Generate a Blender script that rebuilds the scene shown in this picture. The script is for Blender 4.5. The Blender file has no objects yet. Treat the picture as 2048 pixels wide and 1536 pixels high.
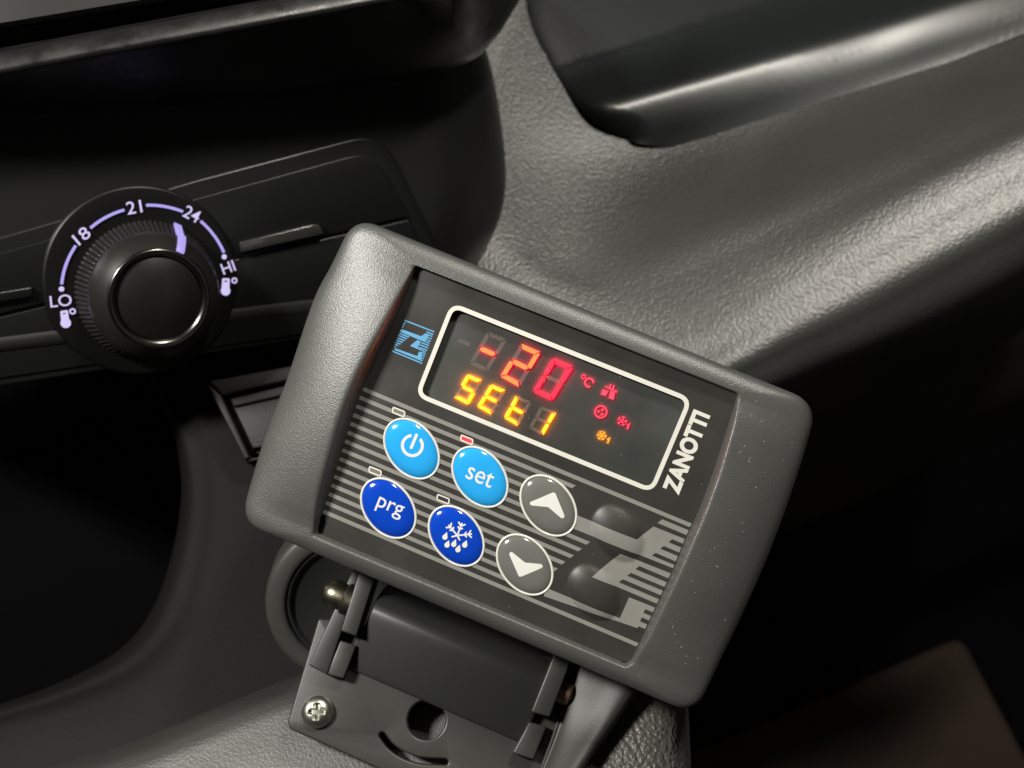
import bpy, bmesh, math, random
import numpy as np
from mathutils import Vector, Matrix

random.seed(7)
SC = bpy.context.scene
COL = SC.collection
MM = 0.001

# ------------------------------------------------------------------ camera
FPX = 2400.0                       # focal length in photo pixels (2048 wide)
PITCH, ROLL = math.radians(36), math.radians(12)
CAM_POS = Vector((0.0, -0.30, 0.62))
_fw = Vector((0, math.cos(PITCH), -math.sin(PITCH)))
_r0 = Vector((1, 0, 0))
_u0 = Vector((0, math.sin(PITCH), math.cos(PITCH)))
_r = _r0 * math.cos(ROLL) - _u0 * math.sin(ROLL)
_u = _r0 * math.sin(ROLL) + _u0 * math.cos(ROLL)
CAM_R = Matrix((_r, _u, -_fw)).transposed()          # columns: right, up, back
cam_data = bpy.data.cameras.new('camera')
cam = bpy.data.objects.new('camera', cam_data)
COL.objects.link(cam)
cam.matrix_world = Matrix.Translation(CAM_POS) @ CAM_R.to_4x4()
cam_data.sensor_width = 36.0
cam_data.lens = FPX / 2048.0 * 36.0
cam_data.clip_start = 0.01
cam_data.clip_end = 20.0
cam_data.dof.use_dof = True
cam_data.dof.focus_distance = 0.322
cam_data.dof.aperture_fstop = 16.0
SC.camera = cam


def c2w(p):                        # camera millimetres -> world metres
    return CAM_POS + CAM_R @ (Vector(p) * MM)


# ------------------------------------------------------------------ light
world = bpy.data.worlds.new('World')
SC.world = world
world.use_nodes = True
world.node_tree.nodes['Background'].inputs[0].default_value = (1.0, 0.95, 0.85, 1)
world.node_tree.nodes['Background'].inputs[1].default_value = 0.022


def area_lamp(name, pos, target, sx, sy, power, color):
    d = bpy.data.lights.new(name, 'AREA')
    d.shape = 'RECTANGLE'
    d.size, d.size_y = sx, sy
    d.energy = power
    d.color = color
    o = bpy.data.objects.new(name, d)
    COL.objects.link(o)
    o.location = c2w(pos)
    o.rotation_euler = (c2w(target) - c2w(pos)).to_track_quat('-Z', 'Y').to_euler()
    return o


area_lamp('cabin_lamp', (-470, 300, 200), (10, -20, -340), 0.14, 0.08, 9.6, (1.0, 0.965, 0.89))
area_lamp('roof_lamp', (235, 600, 120), (110, 30, -460), 0.12, 0.07, 5.0, (1.0, 0.95, 0.85))
SC.view_settings.view_transform = 'Standard'
SC.view_settings.look = 'None'
SC.view_settings.exposure = 0.0
SC.view_settings.gamma = 1.0
SC.view_settings.use_curve_mapping = False
SC.cycles.use_denoising = True
SC.cycles.max_bounces = 6
SC.cycles.sample_clamp_indirect = 4.0


# ------------------------------------------------------------------ materials
def new_mat(name):
    m = bpy.data.materials.new(name)
    m.use_nodes = True
    nt = m.node_tree
    return m, nt, nt.nodes['Principled BSDF']


def plastic(name, col, rough=0.5, bump=None, var=None, metallic=0.0, coat=0.0, spec=0.5, rvar=None):
    """bump=(scale per metre, strength, distance mm, kind); var=(scale, amount) colour mottling; rvar=(scale, amount)"""
    m, nt, b = new_mat(name)
    b.inputs['Base Color'].default_value = (*col, 1)
    b.inputs['Roughness'].default_value = rough
    b.inputs['Metallic'].default_value = metallic
    b.inputs['Specular IOR Level'].default_value = spec
    if coat:
        b.inputs['Coat Weight'].default_value = coat
        b.inputs['Coat Roughness'].default_value = 0.04
    tc = nt.nodes.new('ShaderNodeTexCoord')
    if var:
        n = nt.nodes.new('ShaderNodeTexNoise')
        n.inputs['Scale'].default_value = var[0]
        n.inputs['Detail'].default_value = 5
        nt.links.new(tc.outputs['Object'], n.inputs['Vector'])
        r = nt.nodes.new('ShaderNodeMapRange')
        r.inputs['From Min'].default_value = 0.3
        r.inputs['From Max'].default_value = 0.7
        r.inputs['To Min'].default_value = 1 - var[1]
        r.inputs['To Max'].default_value = 1 + var[1]
        nt.links.new(n.outputs['Fac'], r.inputs['Value'])
        mx = nt.nodes.new('ShaderNodeVectorMath')
        mx.operation = 'SCALE'
        mx.inputs[0].default_value = col
        nt.links.new(r.outputs['Result'], mx.inputs['Scale'])
        nt.links.new(mx.outputs['Vector'], b.inputs['Base Color'])
    if rvar:
        n = nt.nodes.new('ShaderNodeTexNoise')
        n.inputs['Scale'].default_value = rvar[0]
        n.inputs['Detail'].default_value = 6
        nt.links.new(tc.outputs['Object'], n.inputs['Vector'])
        r = nt.nodes.new('ShaderNodeMapRange')
        r.inputs['From Min'].default_value = 0.3
        r.inputs['From Max'].default_value = 0.7
        r.inputs['To Min'].default_value = max(0.02, rough - rvar[1])
        r.inputs['To Max'].default_value = rough + rvar[1]
        nt.links.new(n.outputs['Fac'], r.inputs['Value'])
        nt.links.new(r.outputs['Result'], b.inputs['Roughness'])
    if bump:
        scale, strength, dist, kind = bump
        if kind == 'pebble':
            n = nt.nodes.new('ShaderNodeTexVoronoi')
            n.feature = 'SMOOTH_F1'
            n.inputs['Scale'].default_value = scale
            n.inputs['Smoothness'].default_value = 0.25
            n2 = nt.nodes.new('ShaderNodeTexNoise')
            n2.inputs['Scale'].default_value = scale * 1.6
            n2.inputs['Detail'].default_value = 2
            nt.links.new(tc.outputs['Object'], n.inputs['Vector'])
            nt.links.new(tc.outputs['Object'], n2.inputs['Vector'])
            mm_ = nt.nodes.new('ShaderNodeMath')
            mm_.operation = 'SUBTRACT'
            nt.links.new(n2.outputs['Fac'], mm_.inputs[0])
            nt.links.new(n.outputs['Distance'], mm_.inputs[1])
            out = mm_.outputs[0]
        elif kind == 'voronoi':
            n = nt.nodes.new('ShaderNodeTexVoronoi')
            n.feature = 'SMOOTH_F1'
            n.inputs['Scale'].default_value = scale
            n.inputs['Smoothness'].default_value = 0.6
            out = n.outputs['Distance']
            wob = nt.nodes.new('ShaderNodeTexNoise')
            wob.inputs['Scale'].default_value = scale * 0.7
            wob.inputs['Detail'].default_value = 2
            nt.links.new(tc.outputs['Object'], wob.inputs['Vector'])
            wm = nt.nodes.new('ShaderNodeVectorMath')
            wm.operation = 'MULTIPLY_ADD'
            wm.inputs[1].default_value = (1.1 / scale,) * 3
            nt.links.new(wob.outputs['Color'], wm.inputs[0])
            nt.links.new(tc.outputs['Object'], wm.inputs[2])
            nt.links.new(wm.outputs['Vector'], n.inputs['Vector'])
            inv = nt.nodes.new('ShaderNodeMath')
            inv.operation = 'SUBTRACT'
            inv.inputs[0].default_value = 1.0
            nt.links.new(out, inv.inputs[1])
            out = inv.outputs[0]
        else:
            n = nt.nodes.new('ShaderNodeTexNoise')
            n.inputs['Scale'].default_value = scale
            n.inputs['Detail'].default_value = 2
            n.inputs['Roughness'].default_value = 0.6
            nt.links.new(tc.outputs['Object'], n.inputs['Vector'])
            out = n.outputs['Fac']
        bp = nt.nodes.new('ShaderNodeBump')
        bp.inputs['Strength'].default_value = strength
        bp.inputs['Distance'].default_value = dist * MM
        nt.links.new(out, bp.inputs['Height'])
        nt.links.new(bp.outputs['Normal'], b.inputs['Normal'])
    return m


def glow(name, col, strength, base=(0.02, 0.02, 0.02)):
    m, nt, b = new_mat(name)
    b.inputs['Base Color'].default_value = (*base, 1)
    b.inputs['Emission Color'].default_value = (*col, 1)
    b.inputs['Emission Strength'].default_value = strength
    b.inputs['Roughness'].default_value = 0.5
    return m


M = {}
M['housing'] = plastic('grey_grained_plastic', (0.062, 0.0635, 0.060), 0.38, (2400, 1.0, 0.105, 'noise'), (60, 0.08), spec=0.65)
M['panel'] = plastic('dark_membrane', (0.029, 0.0275, 0.0245), 0.36, (4000, 0.06, 0.02, 'noise'), (90, 0.10), spec=0.5, rvar=(55, 0.10))
M['stripe'] = plastic('grey_print', (0.185, 0.182, 0.167), 0.5, None, (120, 0.05))
M['white'] = plastic('white_print', (0.58, 0.57, 0.52), 0.5, None, (200, 0.03))
M['blue'] = plastic('light_blue_print', (0.085, 0.29, 0.50), 0.5)
M['cyan_button'] = plastic('cyan_dome', (0.02, 0.32, 0.72), 0.12, None, (70, 0.05), coat=0.6)
M['blue_button'] = plastic('blue_dome', (0.003, 0.045, 0.42), 0.12, None, (70, 0.05), coat=0.6)
M['grey_button'] = plastic('grey_dome', (0.125, 0.126, 0.117), 0.14, None, (70, 0.05), coat=0.6)
M['symbol'] = plastic('symbol_print', (0.62, 0.62, 0.59), 0.35)
M['ring'] = plastic('ring_print', (0.60, 0.595, 0.55), 0.25, coat=0.3)
M['led_off'] = plastic('dull_led', (0.15, 0.14, 0.11), 0.5)
M['led_red'] = glow('red_led', (1.0, 0.03, 0.06), 0.75, (0.3, 0.02, 0.02))
M['ghost'] = plastic('unlit_segment', (0.066, 0.061, 0.052), 0.5)
M['window_back'] = plastic('display_backing', (0.042, 0.0445, 0.0415), 0.34, None, (28, 0.35), spec=0.4, rvar=(70, 0.12))
M['seg_orange'] = glow('segment_orange', (1.0, 0.20, 0.025), 1.7)
M['seg_red'] = glow('segment_red', (1.0, 0.0, 0.045), 1.25)
M['seg_yellow'] = glow('segment_yellow', (1.0, 0.62, 0.0), 1.7)
M['halo_red'] = glow('segment_side_red', (1.0, 0.0, 0.05), 36.0)
M['halo_yellow'] = glow('segment_side_amber', (1.0, 0.22, 0.0), 46.0)
M['icon_red'] = glow('icon_red', (1.0, 0.05, 0.12), 1.15)
M['icon_yellow'] = glow('icon_yellow', (1.0, 0.42, 0.02), 1.1)
M['lint'] = plastic('lint', (0.34, 0.33, 0.30), 0.6)
M['black'] = plastic('black_plastic', (0.0045, 0.0048, 0.0048), 0.42, (1800, 0.10, 0.05, 'noise'), spec=0.4)
M['fascia'] = plastic('fascia_plastic', (0.007, 0.0073, 0.0072), 0.44, (1500, 0.12, 0.05, 'noise'))
M['gloss'] = plastic('gloss_black', (0.010, 0.010, 0.010), 0.16)
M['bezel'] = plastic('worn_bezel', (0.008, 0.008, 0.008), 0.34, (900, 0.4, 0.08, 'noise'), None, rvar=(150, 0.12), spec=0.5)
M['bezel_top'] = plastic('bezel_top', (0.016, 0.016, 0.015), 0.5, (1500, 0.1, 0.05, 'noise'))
M['dash'] = plastic('grained_dash', (0.030, 0.0302, 0.0275), 0.38, (820, 1.0, 0.13, 'pebble'), (40, 0.08), spec=1.0)
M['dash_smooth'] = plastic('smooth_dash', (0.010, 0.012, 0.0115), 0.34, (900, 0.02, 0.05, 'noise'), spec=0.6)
M['console'] = plastic('console_plastic', (0.0065, 0.0065, 0.0062), 0.6, (1300, 0.5, 0.12, 'noise'), (30, 0.12), spec=0.10)  # near black colour in place of the dash overhang's shadow
M['leather'] = plastic('grained_skin', (0.075, 0.074, 0.066), 0.42, (620, 1.0, 0.5, 'pebble'), (60, 0.1))
M['trim'] = plastic('trim_plastic', (0.028, 0.0275, 0.025), 0.5, (1300, 0.35, 0.1, 'noise'), (50, 0.08))
M['bracket'] = plastic('bracket_plastic', (0.030, 0.0305, 0.028), 0.40, (1500, 0.30, 0.06, 'noise'), (60, 0.1))
M['bracket_dark'] = plastic('hinge_plastic', (0.020, 0.0205, 0.0195), 0.42, (1200, 0.08, 0.06, 'noise'))
M['zinc'] = plastic('zinc_steel', (0.66, 0.68, 0.60), 0.32, (900, 0.2, 0.08, 'noise'), (400, 0.15), metallic=1.0)
M['brass'] = plastic('dull_brass', (0.19, 0.175, 0.135), 0.34, (900, 0.25, 0.08, 'noise'), (500, 0.3), metallic=1.0)
M['copper'] = plastic('copper_bolt', (0.30, 0.20, 0.14), 0.4, None, None, metallic=1.0)
M['chrome'] = plastic('satin_chrome', (0.13, 0.129, 0.122), 0.22, None, None, metallic=1.0)
M['knob'] = plastic('knob_plastic', (0.012, 0.012, 0.011), 0.34, (1500, 0.05, 0.05, 'noise'))
M['knob_cap'] = plastic('knob_cap', (0.006, 0.006, 0.006), 0.35)
M['lilac'] = glow('lilac_light', (0.50, 0.42, 1.0), 0.88)
M['lilac_text'] = glow('lilac_text_light', (0.70, 0.63, 1.0), 0.92)
M['socket'] = plastic('socket_plastic', (0.04, 0.04, 0.036), 0.45, (1300, 0.3, 0.1, 'noise'))
M['pocket'] = plastic('pocket_plastic', (0.007, 0.007, 0.0065), 0.55, (1100, 0.6, 0.15, 'noise'), spec=0.3)
M['dial'] = plastic('dial_plastic', (0.0035, 0.0036, 0.0036), 0.40, (1800, 0.05, 0.05, 'noise'), spec=0.3)
M['cover'] = plastic('lit_console_plastic', (0.030, 0.0295, 0.027), 0.46, (1200, 0.8, 0.14, 'noise'), (40, 0.1), spec=0.6)  # lighter console plastic, the lit tone put into its colour
M['plate'] = plastic('button_plate', (0.0045, 0.0048, 0.0048), 0.34, (1800, 0.06, 0.05, 'noise'), spec=0.6)
M['bar'] = plastic('satin_bar', (0.022, 0.022, 0.021), 0.24, None, None, spec=1.0)
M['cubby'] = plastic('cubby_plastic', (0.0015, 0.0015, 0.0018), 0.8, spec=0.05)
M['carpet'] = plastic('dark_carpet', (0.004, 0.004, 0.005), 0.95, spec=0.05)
M['lower'] = plastic('lower_dash', (0.030, 0.027, 0.020), 0.6, (700, 0.3, 0.2, 'noise'))
M['brown'] = plastic('brown_board', (0.055, 0.037, 0.026), 0.85, None, (20, 0.15))


# ------------------------------------------------------------------ object helpers
def tag(o, label=None, cat=None, group=None, kind=None):
    if label: o['label'] = label
    if cat: o['category'] = cat
    if group: o['group'] = group
    if kind: o['kind'] = kind
    return o


def mesh_obj(name, V, F, mat, parent=None, smooth=True, midx=None, auto=None):
    """V in local millimetres."""
    me = bpy.data.meshes.new(name)
    me.from_pydata([(v[0] * MM, v[1] * MM, v[2] * MM) for v in V], [], [tuple(f) for f in F])
    mats = mat if isinstance(mat, (list, tuple)) else [mat]
    for mm in mats:
        me.materials.append(mm)
    if midx is not None:
        me.polygons.foreach_set('material_index', midx)
    if smooth:
        me.polygons.foreach_set('use_smooth', [True] * len(me.polygons))
    me.update()
    if auto is not None:
        me.set_sharp_from_angle(angle=math.radians(auto))
    o = bpy.data.objects.new(name, me)
    COL.objects.link(o)
    if parent is not None:
        o.parent = parent
    return o


class Frame:
    """A local frame in camera millimetres: origin O, axes X, Y, N."""
    def __init__(self, O, X, Y):
        self.O = Vector(O)
        self.X = Vector(X).normalized()
        self.N = self.X.cross(Vector(Y)).normalized()
        self.Y = self.N.cross(self.X).normalized()

    def cam(self, x, y, z=0):
        return self.O + self.X * x + self.Y * y + self.N * z

    def un(self, u, v, h=0.0):
        """photo pixel -> local (x, y) on the plane at height h"""
        d = Vector(((u - 1024) / FPX, (768 - v) / FPX, -1.0))
        P0 = self.O + self.N * h
        t = P0.dot(self.N) / d.dot(self.N)
        P = d * t - self.O
        return (P.dot(self.X), P.dot(self.Y))

    def matrix(self):
        R = CAM_R @ Matrix((self.X, self.Y, self.N)).transposed()
        return Matrix.Translation(c2w(self.O)) @ R.to_4x4()


def pix(u, v, z):
    return Vector(((u - 1024) / FPX * z, (768 - v) / FPX * z, -z))


def proj(P):
    return (1024 + FPX * P.x / -P.z, 768 - FPX * P.y / -P.z)


def thing(name, label, cat, frame=None, group=None, loc=None):
    o = bpy.data.objects.new(name, None)
    o.empty_display_size = 0.01
    COL.objects.link(o)
    if frame is not None:
        o.matrix_world = frame.matrix()
    elif loc is not None:
        o.matrix_world = Matrix.Translation(c2w(loc)) @ CAM_R.to_4x4()
    return tag(o, label, cat, group)


class CamFrame:
    """camera-aligned frame at a camera point; local mm = cam mm - O"""
    def __init__(self, O):
        self.O = Vector(O)

    def matrix(self):
        return Matrix.Translation(c2w(self.O)) @ CAM_R.to_4x4()

    def loc(self, P):
        return Vector(P) - self.O


def cr(p, n):
    """Catmull-Rom through control points p (k x d) -> n samples per span"""
    p = np.asarray(p, float)
    q = np.vstack([2 * p[0] - p[1], p, 2 * p[-1] - p[-2]])
    out = []
    for i in range(1, len(q) - 2):
        a, b, c, d = q[i - 1], q[i], q[i + 1], q[i + 2]
        for k in range(n):
            t = k / n
            out.append(0.5 * ((2 * b) + (c - a) * t + (2 * a - 5 * b + 4 * c - d) * t * t + (3 * b - a - 3 * c + d) * t ** 3))
    out.append(p[-1])
    return np.array(out)


def surf(rows, nu, nv):
    """rows: list of rows of (u, v, z) control points, smooth surface -> array [R, C, 3] in (u, v, z)"""
    a = np.array([cr(r, nu) for r in rows])
    cols = [cr(a[:, j], nv) for j in range(a.shape[1])]
    return np.stack(cols, axis=1)


def grid_faces(R, C, off=0, flip=False):
    F = []
    for i in range(R - 1):
        for j in range(C - 1):
            f = (off + i * C + j, off + (i + 1) * C + j, off + (i + 1) * C + j + 1, off + i * C + j + 1)
            F.append(f[::-1] if flip else f)
    return F


def patch_obj(name, rows, mat, parent=None, nu=10, nv=10, cf=None, thick=0.0, flip=False):
    g = surf(rows, nu, nv)
    R, C = g.shape[:2]
    P = [pix(*g[i, j]) for i in range(R) for j in range(C)]
    top = parent is None
    if cf is None:
        cf = CamFrame(P[(R // 2) * C + C // 2])
    V = [cf.loc(p) for p in P]
    F = grid_faces(R, C, 0, flip)
    o = mesh_obj(name, V, F, mat, parent)
    if top:
        o.matrix_world = cf.matrix()
    if thick:
        md = o.modifiers.new('thickness', 'SOLIDIFY')
        md.thickness = thick * MM
        md.offset = -1 if not flip else 1
    return o, g


def poly_fill(name, polys, mat, parent, z=0.0, maxlen=None, hfun=None, flat=True):
    """fill list of 2-D polygons (x, y mm) as thin printed sheets at height z (+hfun(x, y))"""
    bm = bmesh.new()
    for p in polys:
        vs = [bm.verts.new((x, y, 0)) for x, y in p]
        try:
            bm.faces.new(vs)
        except ValueError:
            pass
    return bm_print(name, bm, mat, parent, z, maxlen, hfun)


def bm_print(name, bm, mat, parent, z=0.0, maxlen=None, hfun=None):
    bmesh.ops.recalc_face_normals(bm, faces=bm.faces)
    bmesh.ops.triangulate(bm, faces=bm.faces)
    if maxlen:
        for _ in range(7):
            es = [e for e in bm.edges if e.calc_length() > maxlen]
            if not es:
                break
            bmesh.ops.subdivide_edges(bm, edges=es, cuts=1)
            bmesh.ops.triangulate(bm, faces=[f for f in bm.faces if len(f.verts) > 3])
    for f in bm.faces:
        if f.normal.z < 0:
            f.normal_flip()
    for v in bm.verts:
        h = hfun(v.co.x, v.co.y) if hfun else 0.0
        v.co.z = z + h
        v.co *= MM
    me = bpy.data.meshes.new(name)
    bm.to_mesh(me)
    bm.free()
    me.materials.append(mat)
    if hfun:
        me.polygons.foreach_set('use_smooth', [True] * len(me.polygons))
    o = bpy.data.objects.new(name, me)
    COL.objects.link(o)
    o.parent = parent
    return o


def stroke(pts, w):
    """polyline -> list of quads with round-ish joins"""
    out = []
    for (a, b) in zip(pts[:-1], pts[1:]):
        a, b = Vector(a), Vector(b)
        d = (b - a)
        if d.length < 1e-6:
            continue
        d.normalize()
        n = Vector((-d.y, d.x)) * w / 2
        out.append([tuple(a + n), tuple(a - n), tuple(b - n), tuple(b + n)])
    return out


def capsule(a, b, w, seg=8):
    a, b = Vector(a), Vector(b)
    d = (b - a).normalized() if (b - a).length > 1e-9 else Vector((1, 0))
    ang = math.atan2(d.y, d.x)
    P = []
    for k in range(seg + 1):
        t = ang - math.pi / 2 + math.pi * k / seg
        P.append((b.x + math.cos(t) * w / 2, b.y + math.sin(t) * w / 2))
    for k in range(seg + 1):
        t = ang + math.pi / 2 + math.pi * k / seg
        P.append((a.x + math.cos(t) * w / 2, a.y + math.sin(t) * w / 2))
    return P


def arc_quads(cx, cy, r, w, a0, a1, n=40):
    out = []
    for k in range(n):
        t0 = a0 + (a1 - a0) * k / n
        t1 = a0 + (a1 - a0) * (k + 1) / n
        out.append([(cx + math.cos(t) * q, cy + math.sin(t) * q) for t, q in
                    ((t0, r - w / 2), (t0, r + w / 2), (t1, r + w / 2), (t1, r - w / 2))])
    return out


def text_bm(body, quad, bold=0.0):
    """text stretched so its box fills the quad: origin (x, y), x-axis vector, y-axis vector"""
    cu = bpy.data.curves.new('lettering', 'FONT')
    cu.body = body
    cu.size = 1.0
    cu.offset = bold
    cu.resolution_u = 6
    ob = bpy.data.objects.new('lettering', cu)
    COL.objects.link(ob)
    bpy.context.view_layer.update()
    me = bpy.data.meshes.new_from_object(ob.evaluated_get(bpy.context.evaluated_depsgraph_get()))
    bpy.data.objects.remove(ob)
    bm = bmesh.new()
    bm.from_mesh(me)
    bpy.data.meshes.remove(me)
    xs = [v.co.x for v in bm.verts]
    ys = [v.co.y for v in bm.verts]
    x0, x1, y0, y1 = min(xs), max(xs), min(ys), max(ys)
    (ox, oy), (ax, ay), (bx, by) = quad
    for v in bm.verts:
        s = (v.co.x - x0) / (x1 - x0)
        t = (v.co.y - y0) / (y1 - y0)
        v.co = Vector((ox + ax * s + bx * t, oy + ay * s + by * t, 0))
    return bm


def lathe(profile, seg, rfun=None, closed_top=False):
    """profile list of (r, z) -> V, F about the local Z axis"""
    V, F = [], []
    for (r, z) in profile:
        for k in range(seg):
            t = 2 * math.pi * k / seg
            rr = rfun(r, z, t) if rfun else r
            V.append((rr * math.cos(t), rr * math.sin(t), z))
    n = len(profile)
    for i in range(n - 1):
        for k in range(seg):
            k2 = (k + 1) % seg
            F.append((i * seg + k, i * seg + k2, (i + 1) * seg + k2, (i + 1) * seg + k))
    if closed_top:
        F.append(tuple((n - 1) * seg + k for k in range(seg)))
    return V, F


def box_vf(x0, x1, y0, y1, z0, z1):
    V = [(x, y, z) for z in (z0, z1) for y in (y0, y1) for x in (x0, x1)]
    F = [(0, 2, 3, 1), (4, 5, 7, 6), (0, 1, 5, 4), (2, 6, 7, 3), (0, 4, 6, 2), (1, 3, 7, 5)]
    return V, F


def bevelled(name, V, F, mat, parent, width, seg=3):
    """V, F closed mesh in mm, all edges bevelled"""
    bm = bmesh.new()
    vs = [bm.verts.new((v[0] * MM, v[1] * MM, v[2] * MM)) for v in V]
    for f in F:
        bm.faces.new([vs[i] for i in f])
    bmesh.ops.recalc_face_normals(bm, faces=bm.faces)
    es = [e for e in bm.edges if len(e.link_faces) == 2 and e.calc_face_angle(0) > 0.5]
    bmesh.ops.bevel(bm, geom=es, offset=width * MM, segments=seg, profile=0.5, affect='EDGES', clamp_overlap=True)
    me = bpy.data.meshes.new(name)
    bm.to_mesh(me)
    bm.free()
    me.materials.append(mat)
    me.polygons.foreach_set('use_smooth', [True] * len(me.polygons))
    me.set_sharp_from_angle(angle=math.radians(50))
    o = bpy.data.objects.new(name, me)
    COL.objects.link(o)
    o.parent = parent
    return o


def prism_vf(poly, z0, z1):
    n = len(poly)
    V = [(x, y, z0) for x, y in poly] + [(x, y, z1) for x, y in poly]
    F = [tuple(range(n))[::-1], tuple(range(n, 2 * n))]
    F += [(i, (i + 1) % n, n + (i + 1) % n, n + i) for i in range(n)]
    return V, F


# ================================================================== SETTING
# --- climate fascia plane (vehicle dash, left)
DIAL_N = Vector((0.52, -0.22, 1.0)).normalized()
DIAL_O = pix(293, 580, 400)
_cx = Vector((math.cos(math.radians(11.2)), math.sin(math.radians(11.2)), 0))
_dx = (_cx - DIAL_N * _cx.dot(DIAL_N)).normalized()
DIAL = Frame(DIAL_O, _dx, DIAL_N.cross(_dx))


def zf(u, v, off=0.0):
    d = Vector(((u - 1024) / FPX, (768 - v) / FPX, -1.0))
    return (DIAL_O + DIAL_N * off).dot(DIAL_N) / d.dot(DIAL_N)


# textured dashboard, right
dash_rows = [
    [(930, -160, 556), (1250, -190, 574), (1600, -240, 580), (1950, -290, 576), (2350, -340, 572)],
    [(940, 180, 526), (1250, 180, 534), (1550, 130, 536), (1850, 40, 532), (2350, -90, 528)],
    [(935, 310, 512), (1215, 350, 517), (1515, 285, 518), (1825, 165, 516), (2350, -12, 513)],
    [(930, 430, 498), (1180, 520, 495), (1480, 425, 494), (1800, 285, 494), (2350, 58, 491)],
    [(930, 530, 490), (1238, 596, 484), (1522, 486, 483.5), (1826, 336, 483.5), (2350, 93, 481)],
    [(930, 620, 484), (1290, 664, 475.5), (1560, 541, 475.5), (1850, 381, 475.5), (2350, 126, 473.5)],
    [(930, 690, 480), (1315, 722, 470), (1590, 600, 470), (1880, 445, 470), (2350, 195, 468)],
    [(940, 770, 496), (1345, 782, 468), (1630, 672, 468), (1918, 527, 468), (2350, 290, 466)],
    [(950, 850, 550), (1380, 842, 488), (1680, 742, 488), (1970, 612, 488), (2350, 400, 486)],
    [(960, 930, 660), (1420, 890, 580), (1720, 795, 580), (2010, 680, 580), (2350, 490, 580)],
]
dash, dash_g = patch_obj('dashboard', dash_rows, M['dash'], nu=24, nv=16)
tag(dash, kind='structure')


# smooth black shelf lip set in the dash, upper right
from mathutils.kdtree import KDTree
_flat = dash_g.reshape(-1, 3)
_kd = KDTree(len(_flat))
for _i, _p in enumerate(_flat):
    _kd.insert((_p[0], _p[1], 0), _i)
_kd.balance()


def zdash(u, v):
    ids = [q[1] for q in _kd.find_n((u, v, 0), 14)]
    q = _flat[ids]
    A_ = np.stack([np.ones(len(ids)), q[:, 0] - u, q[:, 1] - v], 1)
    return float(np.linalg.lstsq(A_, q[:, 2], rcond=None)[0][0])


sh_out = cr([(1036, -300), (1040, -60), (1048, 20), (1066, 76), (1094, 130), (1130, 184), (1166, 228), (1200, 256), (1240, 276), (1290, 289), (1345, 294),
             (1400, 291), (1500, 267), (1600, 236), (1850, 142), (2100, 48), (2320, -34)], 4)
sh_poly = [tuple(p) for p in sh_out] + [(2320, -300)]
bm = bmesh.new()
bm.faces.new([bm.verts.new((p[0], p[1], 0)) for p in sh_poly])
bmesh.ops.triangulate(bm, faces=bm.faces)
for _ in range(9):
    es = [e for e in bm.edges if e.calc_length() > (13 if (e.verts[0].co.y > -60) else 40)]
    if not es:
        break
    bmesh.ops.subdivide_edges(bm, edges=es, cuts=1)
    bmesh.ops.triangulate(bm, faces=[f for f in bm.faces if len(f.verts) > 3])
_sa, _sb = np.array((1166.0, 226.0)), np.array((1880.0, 5.0))
_sd = (_sb - _sa) / np.linalg.norm(_sb - _sa)
_sn = np.array((-_sd[1], _sd[0]))
_lf = sh_out[sh_out[:, 0] < 1262]
_seg0, _seg1 = _lf[:-1], _lf[1:]


_pt = cr([(-500, -2), (-140, -2), (-100, -2.4), (-70, -3.9), (-45, -6.8), (-25, -10.0), (-10, -11.9), (5, -12.4), (20, -11.6), (45, -9.1), (70, -6.2), (95, -3.0), (120, 0.2), (150, 4.0), (300, 22)], 10)


def shelf_off(u, v):
    p = np.array((u, v))
    sd = float((p - _sa) @ _sn)                      # below the ridge: positive
    prof = np.interp(sd, _pt[:, 0], _pt[:, 1])
    ab = _seg1 - _seg0
    t = np.clip(((p - _seg0) * ab).sum(1) / (ab * ab).sum(1), 0, 1)
    d = np.sqrt((((_seg0 + ab * t[:, None]) - p) ** 2).sum(1)).min()
    k = min(1.0, d / 60.0)
    k = math.sqrt(1 - (1 - k) ** 2)
    return 1.5 * (1 - k) + prof * k


for v in bm.verts:
    u_, v_ = v.co.x, v.co.y
    v.co = pix(u_, v_, zdash(u_, v_) + shelf_off(u_, v_))
_o = pix(1400, 293, zdash(1400, 293))
for v in bm.verts:
    v.co = (v.co - _o) * MM
for f in bm.faces:
    f.normal_update()
    if f.normal.z < 0:
        f.normal_flip()
me = bpy.data.meshes.new('shelf_lip')
bm.to_mesh(me)
bm.free()
me.materials.append(M['dash_smooth'])
me.polygons.foreach_set('use_smooth', [True] * len(me.polygons))
shelf = bpy.data.objects.new('shelf_lip', me)
COL.objects.link(shelf)
shelf.matrix_world = CamFrame(_o).matrix()
tag(shelf, 'smooth black shelf lip with a bright ridge in the grained dash', 'dash shelf')

# console below the fascia, with the open cubby to its left
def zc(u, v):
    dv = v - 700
    return 450 - 0.11 * dv + 1.0e-5 * dv * dv + 0.00002 * (u - 600) ** 2


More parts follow.
